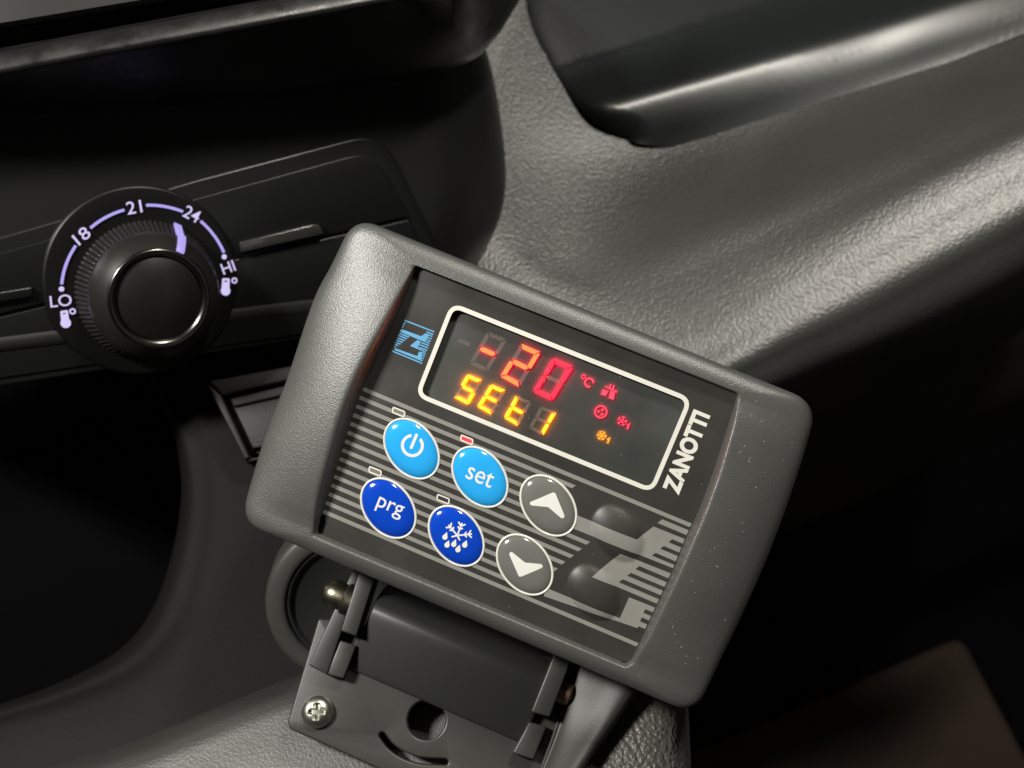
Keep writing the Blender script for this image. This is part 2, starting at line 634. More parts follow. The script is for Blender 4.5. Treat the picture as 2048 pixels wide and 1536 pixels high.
rim = [(250, 640), (305, 760), (352, 880), (368, 990), (345, 1130), (300, 1240), (232, 1312), (120, 1370), (-10, 1416), (-300, 1500)]
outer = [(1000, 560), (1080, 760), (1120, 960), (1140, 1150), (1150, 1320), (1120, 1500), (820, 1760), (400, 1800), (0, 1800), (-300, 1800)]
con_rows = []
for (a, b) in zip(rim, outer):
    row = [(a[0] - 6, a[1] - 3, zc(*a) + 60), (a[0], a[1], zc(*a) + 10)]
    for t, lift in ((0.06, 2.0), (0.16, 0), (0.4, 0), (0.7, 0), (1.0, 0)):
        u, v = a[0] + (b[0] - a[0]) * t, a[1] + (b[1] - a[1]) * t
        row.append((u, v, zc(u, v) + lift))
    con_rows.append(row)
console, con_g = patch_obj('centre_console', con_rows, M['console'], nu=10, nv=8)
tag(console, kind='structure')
cub_rows = [[(-420, 560, 560), (0, 560, 560), (250, 600, 560), (470, 640, 560)],
            [(-420, 800, 600), (0, 850, 620), (250, 880, 620), (520, 900, 600)],
            [(-420, 1200, 600), (0, 1150, 620), (220, 1100, 620), (520, 1100, 600)],
            [(-420, 1600, 540), (0, 1500, 540), (250, 1420, 540), (520, 1350, 540)]]
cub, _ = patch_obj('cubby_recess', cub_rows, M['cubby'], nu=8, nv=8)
tag(cub, kind='structure')

# added lighter sheet standing for the lit console below the shadow edge
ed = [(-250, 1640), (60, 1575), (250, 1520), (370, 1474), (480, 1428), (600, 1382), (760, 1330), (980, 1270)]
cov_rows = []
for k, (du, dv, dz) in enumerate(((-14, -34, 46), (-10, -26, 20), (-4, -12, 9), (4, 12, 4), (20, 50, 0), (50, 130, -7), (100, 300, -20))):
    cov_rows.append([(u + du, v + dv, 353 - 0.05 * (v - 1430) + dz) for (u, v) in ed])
cov, _ = patch_obj('lit_console_cover', cov_rows, M['cover'], nu=8, nv=8)
tag(cov, 'grey grained sheet added as the lit part of the console, under the mounting bracket at bottom left', 'console cover')

# footwell
fw_rows = [[(900, 300, 1000), (1500, 300, 1000), (2600, 200, 1000)],
           [(900, 900, 1000), (1500, 900, 1000), (2600, 800, 1000)],
           [(900, 1400, 950), (1500, 1400, 950), (2600, 1400, 950)],
           [(900, 2000, 800), (1500, 2000, 800), (2600, 2000, 800)]]
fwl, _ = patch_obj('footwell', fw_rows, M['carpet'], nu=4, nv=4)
tag(fwl, kind='structure')
bq = [pix(1362, 1504, 860), pix(1930, 1262, 940), pix(2130, 1640, 880), pix(1290, 1864, 780)]
cf = CamFrame(bq[0])
bn = (bq[1] - bq[0]).cross(bq[3] - bq[0]).normalized()
if bn.z > 0: bn = -bn
V = [cf.loc(p) for p in bq] + [cf.loc(p + bn * 25) for p in bq]
F = [(0, 1, 2, 3), (7, 6, 5, 4), (0, 4, 5, 1), (1, 5, 6, 2), (2, 6, 7, 3), (3, 7, 4, 0)]
lp_rows = [[(1380, 840, 640), (1650, 800, 660), (1900, 690, 670), (2350, 500, 680)],
           [(1400, 900, 660), (1660, 860, 680), (1920, 760, 690), (2350, 580, 700)],
           [(1420, 1060, 700), (1680, 960, 720), (1940, 850, 730), (2350, 690, 740)],
           [(1430, 1110, 760), (1700, 1010, 780), (1960, 890, 790), (2350, 730, 800)]]
lpn, _ = patch_obj('lower_dash_panel', lp_rows, M['lower'], nu=8, nv=8)
tag(lpn, kind='structure')
bo = bevelled('brown_board', V, F, M['brown'], None, 12, 4)
bo.matrix_world = cf.matrix()
tag(bo, 'blurred brown board lying in the dark footwell at lower right', 'board')

# ------------------------------------------------------------------ console trim and padded side, lower right
tr_rows = [
    [(1120, 1260, 400), (1140, 1275, 352), (1160, 1290, 346), (1230, 1328, 342), (1278, 1352, 340), (1290, 1358, 343), (1296, 1361, 356)],
    [(1100, 1400, 396), (1118, 1410, 348), (1132, 1420, 342), (1180, 1440, 338), (1212, 1452, 336), (1224, 1458, 339), (1230, 1462, 352)],
    [(1066, 1520, 390), (1080, 1526, 342), (1092, 1532, 336), (1122, 1542, 332), (1146, 1550, 330), (1157, 1555, 333), (1163, 1559, 346)],
    [(1000, 1680, 380), (1010, 1688, 332), (1020, 1694, 326), (1045, 1704, 322), (1066, 1712, 320), (1076, 1718, 323), (1082, 1722, 336)],
]
trim, _ = patch_obj('console_trim', tr_rows, M['trim'], nu=8, nv=8)
tag(trim, 'smooth grey console trim strip right of the mounting bracket', 'console trim')
le_rows = [
    [(1180, 1290, 356), (1250, 1320, 353), (1310, 1345, 352), (1350, 1360, 356), (1366, 1366, 368), (1374, 1370, 402)],
    [(1150, 1400, 350), (1230, 1410, 347), (1310, 1420, 346), (1355, 1425, 350), (1370, 1428, 362), (1377, 1430, 402)],
    [(1100, 1520, 342), (1200, 1525, 339), (1310, 1530, 338), (1360, 1533, 342), (1375, 1535, 356), (1382, 1536, 402)],
    [(1040, 1700, 332), (1180, 1700, 329), (1310, 1700, 328), (1365, 1700, 332), (1380, 1700, 346), (1388, 1700, 402)],
]
lea, _ = patch_obj('padded_console_side', le_rows, M['leather'], nu=10, nv=10)
tag(lea, 'coarse grained padded console side below the controller corner', 'console pad')

# ================================================================== SCREEN BEZEL (upper left)
def L1(u): return 54 - 0.165 * u
def L2(u): return 100 - 0.185 * u
def L3(u): return 137 - 0.184 * u


us = [-300, 0, 200, 420, 640, 800]
bz = []
def brow(vf, off, tail):
    def zb(u, v, o):
        k = max(0.0, min(1.0, (u + 100) / 1050))
        return (352 + 42 * k) * 0.62 + zf(u, v, 30) * 0.38 + (26 - o) * (1.25 + 0.3 * k)
    r = [(u, vf(u), zb(u, vf(u), off)) for u in us]
    r += [(u, v, zb(u, v, off2)) for (u, v, off2) in tail]
    bz.append(r)
L5s = {-300: 290, 0: 240, 200: 224, 420: 205, 640: 180, 800: 158}
brow(lambda u: L1(u) - 260, 26, [(900, -370, 25), (960, -380, 22), (1000, -390, 16)])
brow(lambda u: L1(u) - 8, 26, [(900, -140, 25), (960, -200, 22), (1000, -260, 16)])
brow(lambda u: L1(u) + 2, 24, [(900, -128, 24), (965, -190, 21), (1004, -250, 15)])
brow(lambda u: L1(u) + 9, 12, [(900, -118, 16), (968, -180, 16), (1007, -240, 14)])
brow(lambda u: L2(u) - 9, 12, [(905, -88, 16), (972, -150, 16), (1010, -215, 14)])
tl = lambda k: [(907 + 2 * k, -76 + 10 * k, 25 + 0.5 * k), (975 + 2 * k, -138 + 10 * k, 21 + 0.5 * k), (1012 + 1.5 * k, -205 + 10 * k, 15 + 0.4 * k)]
for k, (f_, off_) in enumerate(((lambda u: L2(u) + 1, 28.0), (lambda u: L2(u) + 5, 29.7), (lambda u: L2(u) + 11, 30.5), (lambda u: L3(u) - 10, 31.2),
                                (lambda u: L3(u) - 1, 31.6), (lambda u: L3(u) + 6, 31.6), (lambda u: L3(u) + 12, 31.1), (lambda u: L3(u) + 20, 29.9))):
    brow(f_, off_, tl(k))
brow(lambda u: L3(u) * 0.5 + L5s[u] * 0.5, 22, [(918, 62, 21), (985, 0, 18), (1030, -80, 13)])
brow(lambda u: L5s[u] - 14, 14, [(924, 112, 13), (986, 62, 11), (1035, -20, 8)])
brow(lambda u: L5s[u], 8, [(927, 128, 7), (990, 76, 5), (1041, -6, 2)])
brow(lambda u: L5s[u] + 6, -6, [(926, 132, -10), (988, 80, -20), (1040, 0, -40)])
g = surf(bz, 10, 1)
R_, C_ = g.shape[:2]
P = [pix(*g[i, j]) for i in range(R_) for j in range(C_)]
cf = CamFrame(P[(R_ - 1) * C_ + C_ // 3])
bez = thing('screen_bezel', 'worn black lower bezel of the dash screen above the climate panel', 'screen bezel', cf)
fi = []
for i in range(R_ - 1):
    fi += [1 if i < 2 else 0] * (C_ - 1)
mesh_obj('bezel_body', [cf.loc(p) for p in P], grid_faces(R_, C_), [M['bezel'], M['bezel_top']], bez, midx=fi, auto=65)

# ================================================================== CLIMATE PANEL
CP = thing('climate_panel', 'black climate control panel with a round temperature dial and lilac lighting', 'climate panel', DIAL)
edge = [(-120, 955), (60, 962), (150, 982), (250, 1000), (350, 1009), (430, 1000), (500, 970), (560, 935), (640, 900)]
f_rows = []
for (v, ue) in edge:
    row = []
    for u in (-350, 0, 300, 600):
        row.append((u, v + (0 if v < 560 else (600 - u) * 0.12), None, 0))
    row += [(ue - 170, v, None, 0), (ue - 100, v, None, -2), (ue - 50, v, None, -8), (ue - 18, v, None, -18), (ue, v, None, -36), (ue + 4, v, None, -80)]
    f_rows.append([(a, b, zf(a, b, d)) for (a, b, _, d) in row])
f_rows.append([(a, b + 5, z + 40) for (a, b, z) in f_rows[-1]])
f_rows.append([(a, b - 5, z + 190) for (a, b, z) in f_rows[-2]])
g = surf(f_rows, 6, 6)
R_, C_ = g.shape[:2]


def loc_in(fr, P):
    d = P - fr.O
    return (d.dot(fr.X), d.dot(fr.Y), d.dot(fr.N))


mesh_obj('fascia', [loc_in(DIAL, pix(*g[i, j])) for i in range(R_) for j in range(C_)], grid_faces(R_, C_), M['fascia'], CP)


def dpx(lst, h=0.0):
    return [DIAL.un(u, v, h) for u, v in lst]


def raised(name, pxs, h0, h1, mat, parent, bev=0.6, fr=DIAL):
    poly = [fr.un(u, v, h1) for u, v in pxs]
    if sum(a[0] * b[1] - b[0] * a[1] for a, b in zip(poly, poly[1:] + poly[:1])) < 0:
        poly = poly[::-1]
    V, F = prism_vf(poly, h0, h1)
    return bevelled(name, V, F, mat, parent, bev, 3)


def rounded_px(pts, n=8):
    """pts: (u, v, r) polygon with corner radii in px"""
    out = []
    k = len(pts)
    for i in range(k):
        p0 = Vector(pts[i - 1][:2]); p1 = Vector(pts[i][:2]); p2 = Vector(pts[(i + 1) % k][:2])
        r = pts[i][2]
        if r <= 0:
            out.append(tuple(p1)); continue
        a = p1 + (p0 - p1).normalized() * r
        b = p1 + (p2 - p1).normalized() * r
        for j in range(n + 1):
            t = j / n
            q = a * (1 - t) ** 2 + p1 * 2 * t * (1 - t) + b * t * t
            out.append(tuple(q))
    return out


# raised surround and button plates on the fascia
raised('button_surround', rounded_px([(-300, 560, 10), (100, 445, 10), (400, 358, 10), (765, 262, 70), (880, 520, 20), (850, 640, 20), (-300, 820, 10)]), -1, 1.6, M['plate'], CP, 1.1)
raised('button_plate', rounded_px([(-300, 590, 5), (430, 388, 5), (744, 302, 50), (817, 432, 4), (648, 472, 3), (470, 512, 3), (-300, 700, 3)]), 1.0, 2.6, M['plate'], CP, 0.9)
raised('button_plate', rounded_px([(470, 520, 3), (648, 478, 3), (818, 440, 4), (850, 520, 10), (800, 640, 10), (-300, 800, 4), (-300, 708, 3)]), 1.0, 2.3, M['plate'], CP, 0.9)
raised('trim_bar', rounded_px([(481, 485, 0), (628, 449, 7), (640, 450, 4), (648, 468, 4), (484, 505, 0)]), 1.5, 5.0, M['bar'], CP, 0.6)
raised('trim_bar', [(-300, 632), (64, 574), (64, 594), (-300, 654)], 1.5, 4.4, M['plate'], CP, 0.5)

# dial disc
V, F = lathe([(31.4, 0.5), (31.4, 2.6), (31.2, 3.2), (30.8, 3.7), (30.2, 3.85), (24.0, 3.6), (12, 3.6)], 120)
_ds = DIAL.un(287, 563, 4.0)
V = [(x + _ds[0], y + _ds[1], z) for x, y, z in V]
disc = mesh_obj('dial_disc', V, F, M['dial'], CP, auto=40)
HD = 4.05

# glowing scale
r_s = 28.3
def ang_of(zx, zy):
    x, y = DIAL.un(60 + zx / 4.267, 360 + zy / 4.267, HD)
    return math.atan2(y, x), math.hypot(x, y)


for (a, b) in (((270, 890), (390, 560)), ((515, 410), (805, 255)), ((990, 215), (1305, 270)), ((1455, 350), (1655, 620))):
    a0, q0 = ang_of(*a)
    a1, q1 = ang_of(*b)
    r_s = (q0 + q1) / 2
    qs = []
    n = 24
    def pt(t, w):
        aa = a0 + (a1 - a0) * t
        rr = q0 + (q1 - q0) * t + w
        return (rr * math.cos(aa), rr * math.sin(aa))
    for k in range(n):
        qs.append([pt(k / n, -0.47), pt(k / n, 0.47), pt((k + 1) / n, 0.47), pt((k + 1) / n, -0.47)])
    poly_fill('scale_arc', qs, M['lilac'], disc, HD + 0.12)
for (zx, zy) in ((268, 930), (1657, 655)):
    x, y = DIAL.un(60 + zx / 4.267, 360 + zy / 4.267, HD)
    poly_fill('scale_dot', [capsule((x, y), (x + 0.01, y), 1.7, 12)], M['lilac_text'], disc, HD + 0.12)


def dial_text(body, zc_, deg, wpx, hpx, bold=0.006):
    """zc_: centre in zoom pixels, deg: rotation in the photo (clockwise positive), size in zoom pixels"""
    c, s = math.cos(math.radians(deg)), math.sin(math.radians(deg))
    def P(lx, ly):
        zx = zc_[0] + lx * c - ly * s
        zy = zc_[1] + lx * s + ly * c
        return Vector(DIAL.un(60 + zx / 4.267, 360 + zy / 4.267, HD))
    o = P(-wpx / 2, hpx / 2)
    ax = P(wpx / 2, hpx / 2) - o
    ay = P(-wpx / 2, -hpx / 2) - o
    bm = text_bm(body, (tuple(o), tuple(ax), tuple(ay)), bold)
    return bm_print('scale_number', bm, M['lilac_text'], disc, HD + 0.13)


dial_text('18', (440, 475), -40, 140, 108)
dial_text('21', (888, 232), -10, 130, 108)
dial_text('24', (1382, 290), 27, 140, 108)
dial_text('LO', (262, 1030), -6, 185, 100)
dial_text('HI', (1690, 745), -20, 112, 95)


def thermo(cx, cy, deg):
    c, s = math.cos(math.radians(deg)), math.sin(math.radians(deg))
    def P(lx, ly):
        return DIAL.un(60 + (cx + lx * c - ly * s) / 4.267, 360 + (cy + lx * s + ly * c) / 4.267, HD)
    k = 400 / 2400 / 4.267
    polys = [capsule(P(0, 45), P(0.5, 46), 82 * k, 14)]
    polys += [capsule(P(-22, -50), P(-26, 30), 20 * k), capsule(P(22, -50), P(22, 30), 20 * k), capsule(P(-22, -52), P(22, -52), 20 * k), capsule(P(0, -10), P(0, 40), 44 * k)]
    x, y = P(72, -45)
    polys += arc_quads(x, y, 20 * k, 13 * k, 0, 2 * math.pi, 20)
    poly_fill('thermometer_symbol', polys[:1], M['lilac_text'], disc, HD + 0.12)
    for i, p in enumerate(polys[1:5]):
        poly_fill('thermometer_symbol', [p], M['lilac_text'], disc, HD + 0.14 + 0.02 * i)
    poly_fill('degree_symbol', polys[5:], M['lilac_text'], disc, HD + 0.13)


thermo(298, 1175, -8)
thermo(1670, 900, 2)

# knob
TEETH = 86
def knurl(r, z, t):
    if 3.0 < z < 12.8:
        return r + 0.95 * abs(math.sin(t * TEETH / 2)) * (0.75 + 0.25 * math.sin(z * 5.2)) - 0.6
    return r


prof = [(23.7, 3.0)] + [(23.5 - 0.33 * (z - 3), z) for z in np.linspace(3.2, 12.7, 20)] + [(20.1, 13.0), (19.9, 13.4), (19.7, 13.8)]
V, F = lathe(prof, TEETH * 6, knurl)
knob = thing_knob = mesh_obj('temperature_knob', V, F, M['knob'], CP, auto=60)
sh = [(20.4, 13.0), (20.7, 13.8), (20.7, 14.8), (20.3, 16.2), (19.5, 17.8), (18.4, 19.4), (17.1, 21.0), (15.9, 22.3)]
V, F = lathe(sh, 120)
mesh_obj('knob_shoulder', V, F, M['knob'], knob)
V, F = lathe([(16.0, 21.8), (15.95, 22.6), (15.7, 23.0), (15.1, 23.15), (14.1, 22.8), (13.3, 22.1), (13.1, 21.2)], 120)
mesh_obj('chrome_ring', V, F, M['chrome'], knob)
V, F = lathe([(13.2, 21.0), (13.1, 21.7), (12.8, 21.95), (0.01, 22.0)], 96)
mesh_obj('knob_cap', V, F, M['knob_cap'], knob, auto=40)
# pointer
pa = math.radians(90 - 38.5)
pp = [(23.6, 3.4), (20.9, 12.4), (20.8, 13.4), (20.8, 14.8), (20.4, 16.2), (18.5, 19.4), (17.1, 21.0), (15.9, 22.4)]
V, F = [], []
for (r, z) in pp:
    for w in (-1.25, 1.25):
        V.append((math.cos(pa) * (r + 0.35) - math.sin(pa) * w, math.sin(pa) * (r + 0.35) + math.cos(pa) * w, z + 0.2))
for i in range(len(pp) - 1):
    F.append((2 * i, 2 * i + 1, 2 * i + 3, 2 * i + 2))
po = mesh_obj('pointer', V, F, M['lilac'], knob, auto=30)
md = po.modifiers.new('thickness', 'SOLIDIFY'); md.thickness = 0.8 * MM; md.offset = 0

# ================================================================== CONTROLLER
A = math.radians(22.4)
TX, TY = math.radians(3.8), math.radians(3.0)
X = Vector((math.cos(A) * math.cos(TX), -math.sin(A) * math.cos(TX), math.sin(TX)))
Y0 = Vector((math.sin(A), math.cos(A), 0))
N0 = X.cross(Y0).normalized()
Y0 = N0.cross(X)
Yd = Y0 * math.cos(TY) + N0 * math.sin(TY)
DEV = Frame(pix(1054, 925, 320), X, Yd)
CTRL = thing('refrigeration_controller', 'grey refrigeration control unit with glowing display and six oval buttons', 'control unit', DEV)


def D(u, v, h=0.0):
    return DEV.un(u, v, h)


# bump domes moulded in the membrane
EA, EB = 9.2, 6.75                       # half axes of the ovals
ETH = math.radians(-30.0)                # rotation against the device x axis


def oval(c, a, b, n=64, th=ETH):
    out = []
    for k in range(n):
        t = 2 * math.pi * k / n
        x, y = a * math.cos(t), b * math.sin(t)
        out.append((c[0] + x * math.cos(th) - y * math.sin(th), c[1] + x * math.sin(th) + y * math.cos(th)))
    return out


BUMPS = [D(1236, 1067.4), D(1188, 1185.6)]


def hbump(x, y):
    h = 0.0
    for c in BUMPS:
        dx, dy = x - c[0], y - c[1]
        a = dx * math.cos(ETH) + dy * math.sin(ETH)
        b = -dx * math.sin(ETH) + dy * math.cos(ETH)
        q = math.sqrt((a / 8.3) ** 2 + (b / 6.0) ** 2)
        if q < 1:
            h = max(h, 1.55 * (1 - q ** 2.6))
    return h


# ---- outlines
def outline(sides, radii, n=26, m=10):
    """sides: four control polylines (top L>R, right T>B, bottom R>L, left B>T); consecutive ends meet at the corners"""
    out = []
    dense = []
    for s in sides:
        p = cr([list(q) for q in s], 24) if len(s) > 2 else np.linspace(s[0], s[1], 60)
        dense.append(p)
    def at(p, d):
        seg = np.linalg.norm(np.diff(p, axis=0), axis=1)
        cum = np.concatenate([[0], np.cumsum(seg)])
        return np.array([np.interp(d, cum, p[:, 0]), np.interp(d, cum, p[:, 1])]), cum[-1]
    for i in range(4):
        p = dense[i]
        _, L = at(p, 0)
        r0, r1 = radii[i], radii[(i + 1) % 4]
        for k in range(n):
            out.append(at(p, r0 + (L - r0 - r1) * k / (n - 1))[0])
        a = at(p, L - r1)[0]
        c = p[-1]
        q = dense[(i + 1) % 4]
        b = at(q, r1)[0]
        for k in range(1, m):
            t = k / m
            out.append(a * (1 - t) ** 2 + c * 2 * t * (1 - t) + b * t * t)
    return np.array(out)


def dl(lst, h):
    return [D(u, v, h) for u, v in lst]


hE = 6.2                                  # ear height above the membrane
hR = 2.4                                  # rail height
# panel edge
TLp, TRp, BRp, BLp = (837, 529), (1474, 789), (1258, 1329), (636, 1066)
P_out = outline([dl([TLp, TRp], 0), dl([TRp, (1461, 833), (1442, 892), (1424, 948), (1397, 1020), (1367, 1087), (1346, 1140), (1315, 1208), (1281, 1281), BRp], 0),
                 dl([BRp, BLp], 0), dl([BLp, (645, 1025), (671, 941), (692, 872), (716, 800), (752, 720), (800, 618), TLp], 0)], [0.8, 0.8, 2.0, 1.0])
# inner crest
TLi, TRi, BRi, BLi = (823, 527), (1482, 786), (1262, 1343), (615, 1072)
I_out = outline([dl([TLi, TRi], hR), dl([TRi, (1474, 842), (1458, 898), (1440, 955), (1411, 1032), (1382, 1099), (1360, 1150), (1330, 1214), (1297, 1285), BRi], hE),
                 dl([BRi, BLi], hR), dl([BLi, (627, 990), (648, 918), (668, 850), (692, 785), (722, 720), (775, 622), TLi], hE)], [1.5, 1.5, 2.0, 1.5])
# silhouette
TLo, TRo, BRo, BLo = (711, 433), (1634, 806), (1390, 1426), (485, 1042)
O_out = outline([dl([TLo, TRo], -3), dl([TRo, (1608, 906), (1571, 1020), (1530, 1128), (1480, 1240), (1437, 1328), BRo], -3),
                 dl([BRo, BLo], -3), dl([BLo, (497, 985), (516, 917), (537, 849), (571, 764), (626, 602), (664, 528), TLo], -3)], [7, 7, 6, 6])
cen = np.array(D(1054, 925))


def mix(a, b, t):
    return a * (1 - t) + b * t


NP = len(P_out)
sideN = 26 + 9
# height of the inner crest: ears high, rails low, blended round the corners
def smooth(t):
    t = min(1, max(0, t))
    return t * t * (3 - 2 * t)


hin = np.zeros(NP)
for i in range(NP):
    sd, k = divmod(i, sideN)
    x = min(1.0, k / 25.0)
    if sd in (1, 3):
        hin[i] = hR + (hE - hR) * math.sin(math.pi * x) ** 0.62 if 0 < x < 1 else hR
    else:
        hin[i] = hR
rings = []
def ring(xy, z):
    rings.append([(xy[i][0], xy[i][1], z[i] if hasattr(z, '__len__') else z) for i in range(NP)])


ring(P_out, -2.5)
ring(P_out, -0.25)
for t, k in ((0.06, 0.03), (0.20, 0.32), (0.34, 0.60), (0.46, 0.77), (0.58, 0.88), (0.72, 0.95), (0.86, 0.985), (0.98, 1.0)):
    ring(mix(P_out, I_out, t), k * hin)
drop = 1.6 + (6.4 - 1.6) * (hin - hR) / (hE - hR)
for t, k in ((0.04, 0.0), (0.1, 0.02), (0.2, 0.06), (0.35, 0.08), (0.5, 0.02), (0.64, -0.14), (0.76, -0.38), (0.86, -0.72), (0.93, -1.20), (0.975, -1.9)):
    ring(mix(I_out, O_out, t), hin - drop * t ** 1.35 + k)
ring(O_out, hin - drop - 3.2)
ring(O_out, hin - drop - 5.0)
O_in = cen + (O_out - cen) * 0.985
ring(O_in, -20.0)
V = [p for r in rings for p in r]
F = []
for i in range(len(rings) - 1):
    for k in range(NP):
        k2 = (k + 1) % NP
        F.append((i * NP + k, (i + 1) * NP + k, (i + 1) * NP + k2, i * NP + k2))
F.append(tuple((len(rings) - 1) * NP + k for k in range(NP))[::-1])
housing = mesh_obj('housing', V, F, M['housing'], CTRL, auto=70)

# ---- display window outline
def line_x(p, q, r, s):
    p, q, r, s = map(Vector, (p, q, r, s))
    d1, d2 = q - p, s - r
    t = ((r - p).x * d2.y - (r - p).y * d2.x) / (d1.x * d2.y - d1.y * d2.x)
    return tuple(p + d1 * t)


tp = ((923.2, 612.4), (1371, 791.5)); lf = ((891.9, 632.9), (842, 760)); bt = ((898, 820), (1287.5, 979.5)); rt = ((1377.7, 815.7), (1317, 960.2))
c4 = [line_x(*tp, *lf), line_x(*tp, *rt), line_x(*bt, *rt), line_x(*bt, *lf)]
c4d = [Vector(D(*p)) for p in c4]
fo = outline([[tuple(c4d[0]), tuple(c4d[1])], [tuple(c4d[1]), tuple(c4d[2])], [tuple(c4d[2]), tuple(c4d[3])], [tuple(c4d[3]), tuple(c4d[0])]], [3.6] * 4, 6, 10)
def inset_pts(c, w):
    out = []
    n = len(c)
    for i in range(n):
        p0, p1, p2 = Vector(c[i - 1]), Vector(c[i]), Vector(c[(i + 1) % n])
        d1, d2 = (p1 - p0).normalized(), (p2 - p1).normalized()
        n1, n2 = Vector((d1.y, -d1.x)), Vector((d2.y, -d2.x))
        b = (n1 + n2).normalized()
        out.append(p1 + b * w / max(0.3, b.dot(n1)))
    return out
c4i = inset_pts(c4d, 1.2)
fi_ = outline([[tuple(c4i[0]), tuple(c4i[1])], [tuple(c4i[1]), tuple(c4i[2])], [tuple(c4i[2]), tuple(c4i[3])], [tuple(c4i[3]), tuple(c4i[0])]], [2.2] * 4, 6, 10)

# ---- membrane panel with the window cut out (dense, so the moulded bumps are real)
bm = bmesh.new()
es = []
for lp in (P_out, fi_):
    vs = [bm.verts.new((p[0], p[1], 0)) for p in lp]
    for i in range(len(vs)):
        es.append(bm.edges.new((vs[i], vs[(i + 1) % len(vs)])))
bmesh.ops.triangle_fill(bm, use_beauty=True, use_dissolve=False, edges=es)
panel = bm_print('face_panel', bm, M['panel'], CTRL, 0.0, 1.0, hbump)


def inside(poly, x, y):
    c = False
    n = len(poly)
    for i in range(n):
        x0, y0 = poly[i]; x1, y1 = poly[i - 1]
        if (y0 > y) != (y1 > y) and x < (x1 - x0) * (y - y0) / (y1 - y0) + x0:
            c = not c
    return c


# ---- printed stripes
ZP = 0.10
b1 = Vector(D(754.6, 789.8)); b15 = Vector(D(664.8, 1030.4))
PITCH_ = (b1.y - b15.y) / 14.0
HALF = 0.54
Pl = [tuple(p) for p in P_out]


def xs_at(y):
    xs = []
    for i in range(len(Pl)):
        (x0, y0), (x1, y1) = Pl[i - 1], Pl[i]
        if (y0 > y) != (y1 > y):
            xs.append(x0 + (x1 - x0) * (y - y0) / (y1 - y0))
    return min(xs), max(xs)


ends = {2: D(1149, 971)[0], 3: D(1110, 1000)[0], 4: D(1100, 1010)[0], 5: D(1110, 1020)[0], 6: D(1110, 1030)[0], 7: D(1178, 1083)[0],
        8: D(1162, 1096)[0], 9: D(1146, 1109)[0], 10: D(1129, 1122)[0], 11: D(1114, 1136)[0], 12: D(1060, 1130)[0], 13: D(1060, 1140)[0], 14: D(1055, 1150)[0]}
for k in range(1, 16):
    y = b1.y - (k - 1) * PITCH_
    xl = max(xs_at(y + HALF)[0], xs_at(y - HALF)[0]) + 0.15
    if k in ends:
        xr = ends[k]
        sk = 0.32
    else:
        xr = min(xs_at(y + HALF)[1], xs_at(y - HALF)[1]) - 0.2
        sk = 0.1
    poly_fill('stripe', [[(xl, y - HALF), (xr - sk, y - HALF), (xr + sk, y + HALF), (xl, y + HALF)]], M['stripe'], panel, ZP, 0.9, hbump)


def r6(x, y):
    return D(1100 + x / 5.12, 960 + y / 5.12)


def edge_x(p):
    """move a point to the right panel edge at its height"""
    return (xs_at(p[1])[1] - 0.2, p[1])


big = [
    [r6(200, 330), r6(890, 605), r6(1060, 475), edge_x(r6(1390, 608)), edge_x(r6(1265, 905)), r6(170, 470)],
    [r6(430, 985), r6(720, 750), edge_x(r6(1240, 958)), edge_x(r6(1110, 1272))],
    [r6(-60, 1095), r6(715, 1415), r6(810, 1200), edge_x(r6(1090, 1312)), edge_x(r6(1000, 1555)), r6(-60, 1190)],
    [r6(1148, 402), edge_x(r6(1440, 522)), edge_x(r6(1418, 572)), r6(1100, 440)],
]
for p in big:
    poly_fill('stripe_motif', [p], M['stripe'], panel, ZP, 0.9, hbump)
gaps = [((1250, 605), (1215, 635), (1375, 655)), ((1165, 675), (1130, 702), (1345, 748)), ((1080, 745), (1045, 772), (1315, 830)),
        ((915, 880), (875, 910), (1255, 1012)), ((830, 950), (790, 977), (1215, 1100)), ((745, 1015), (705, 1045), (1175, 1188))]
for (a, b, e) in gaps:
    pa_, pb_ = r6(*a), r6(*b)
    poly_fill('motif_gap', [[pb_, pa_, edge_x((0, pa_[1])), edge_x((0, pb_[1]))]], M['panel'], panel, ZP * 1.8, 0.9, hbump)
for q in ([(975, 1320), (1062, 1357), (1045, 1395), (957, 1357)], [(940, 1405), (1022, 1440), (1005, 1480), (922, 1445)], [(905, 1495), (985, 1528), (968, 1566), (888, 1533)]):
    poly_fill('motif_gap', [[r6(*p) for p in q]], M['panel'], panel, ZP * 1.8, 0.9, hbump)

# ---- blue emblem, left
def lg(x, y):
    return D(780 + x / 12.8, 620 + y / 12.8)


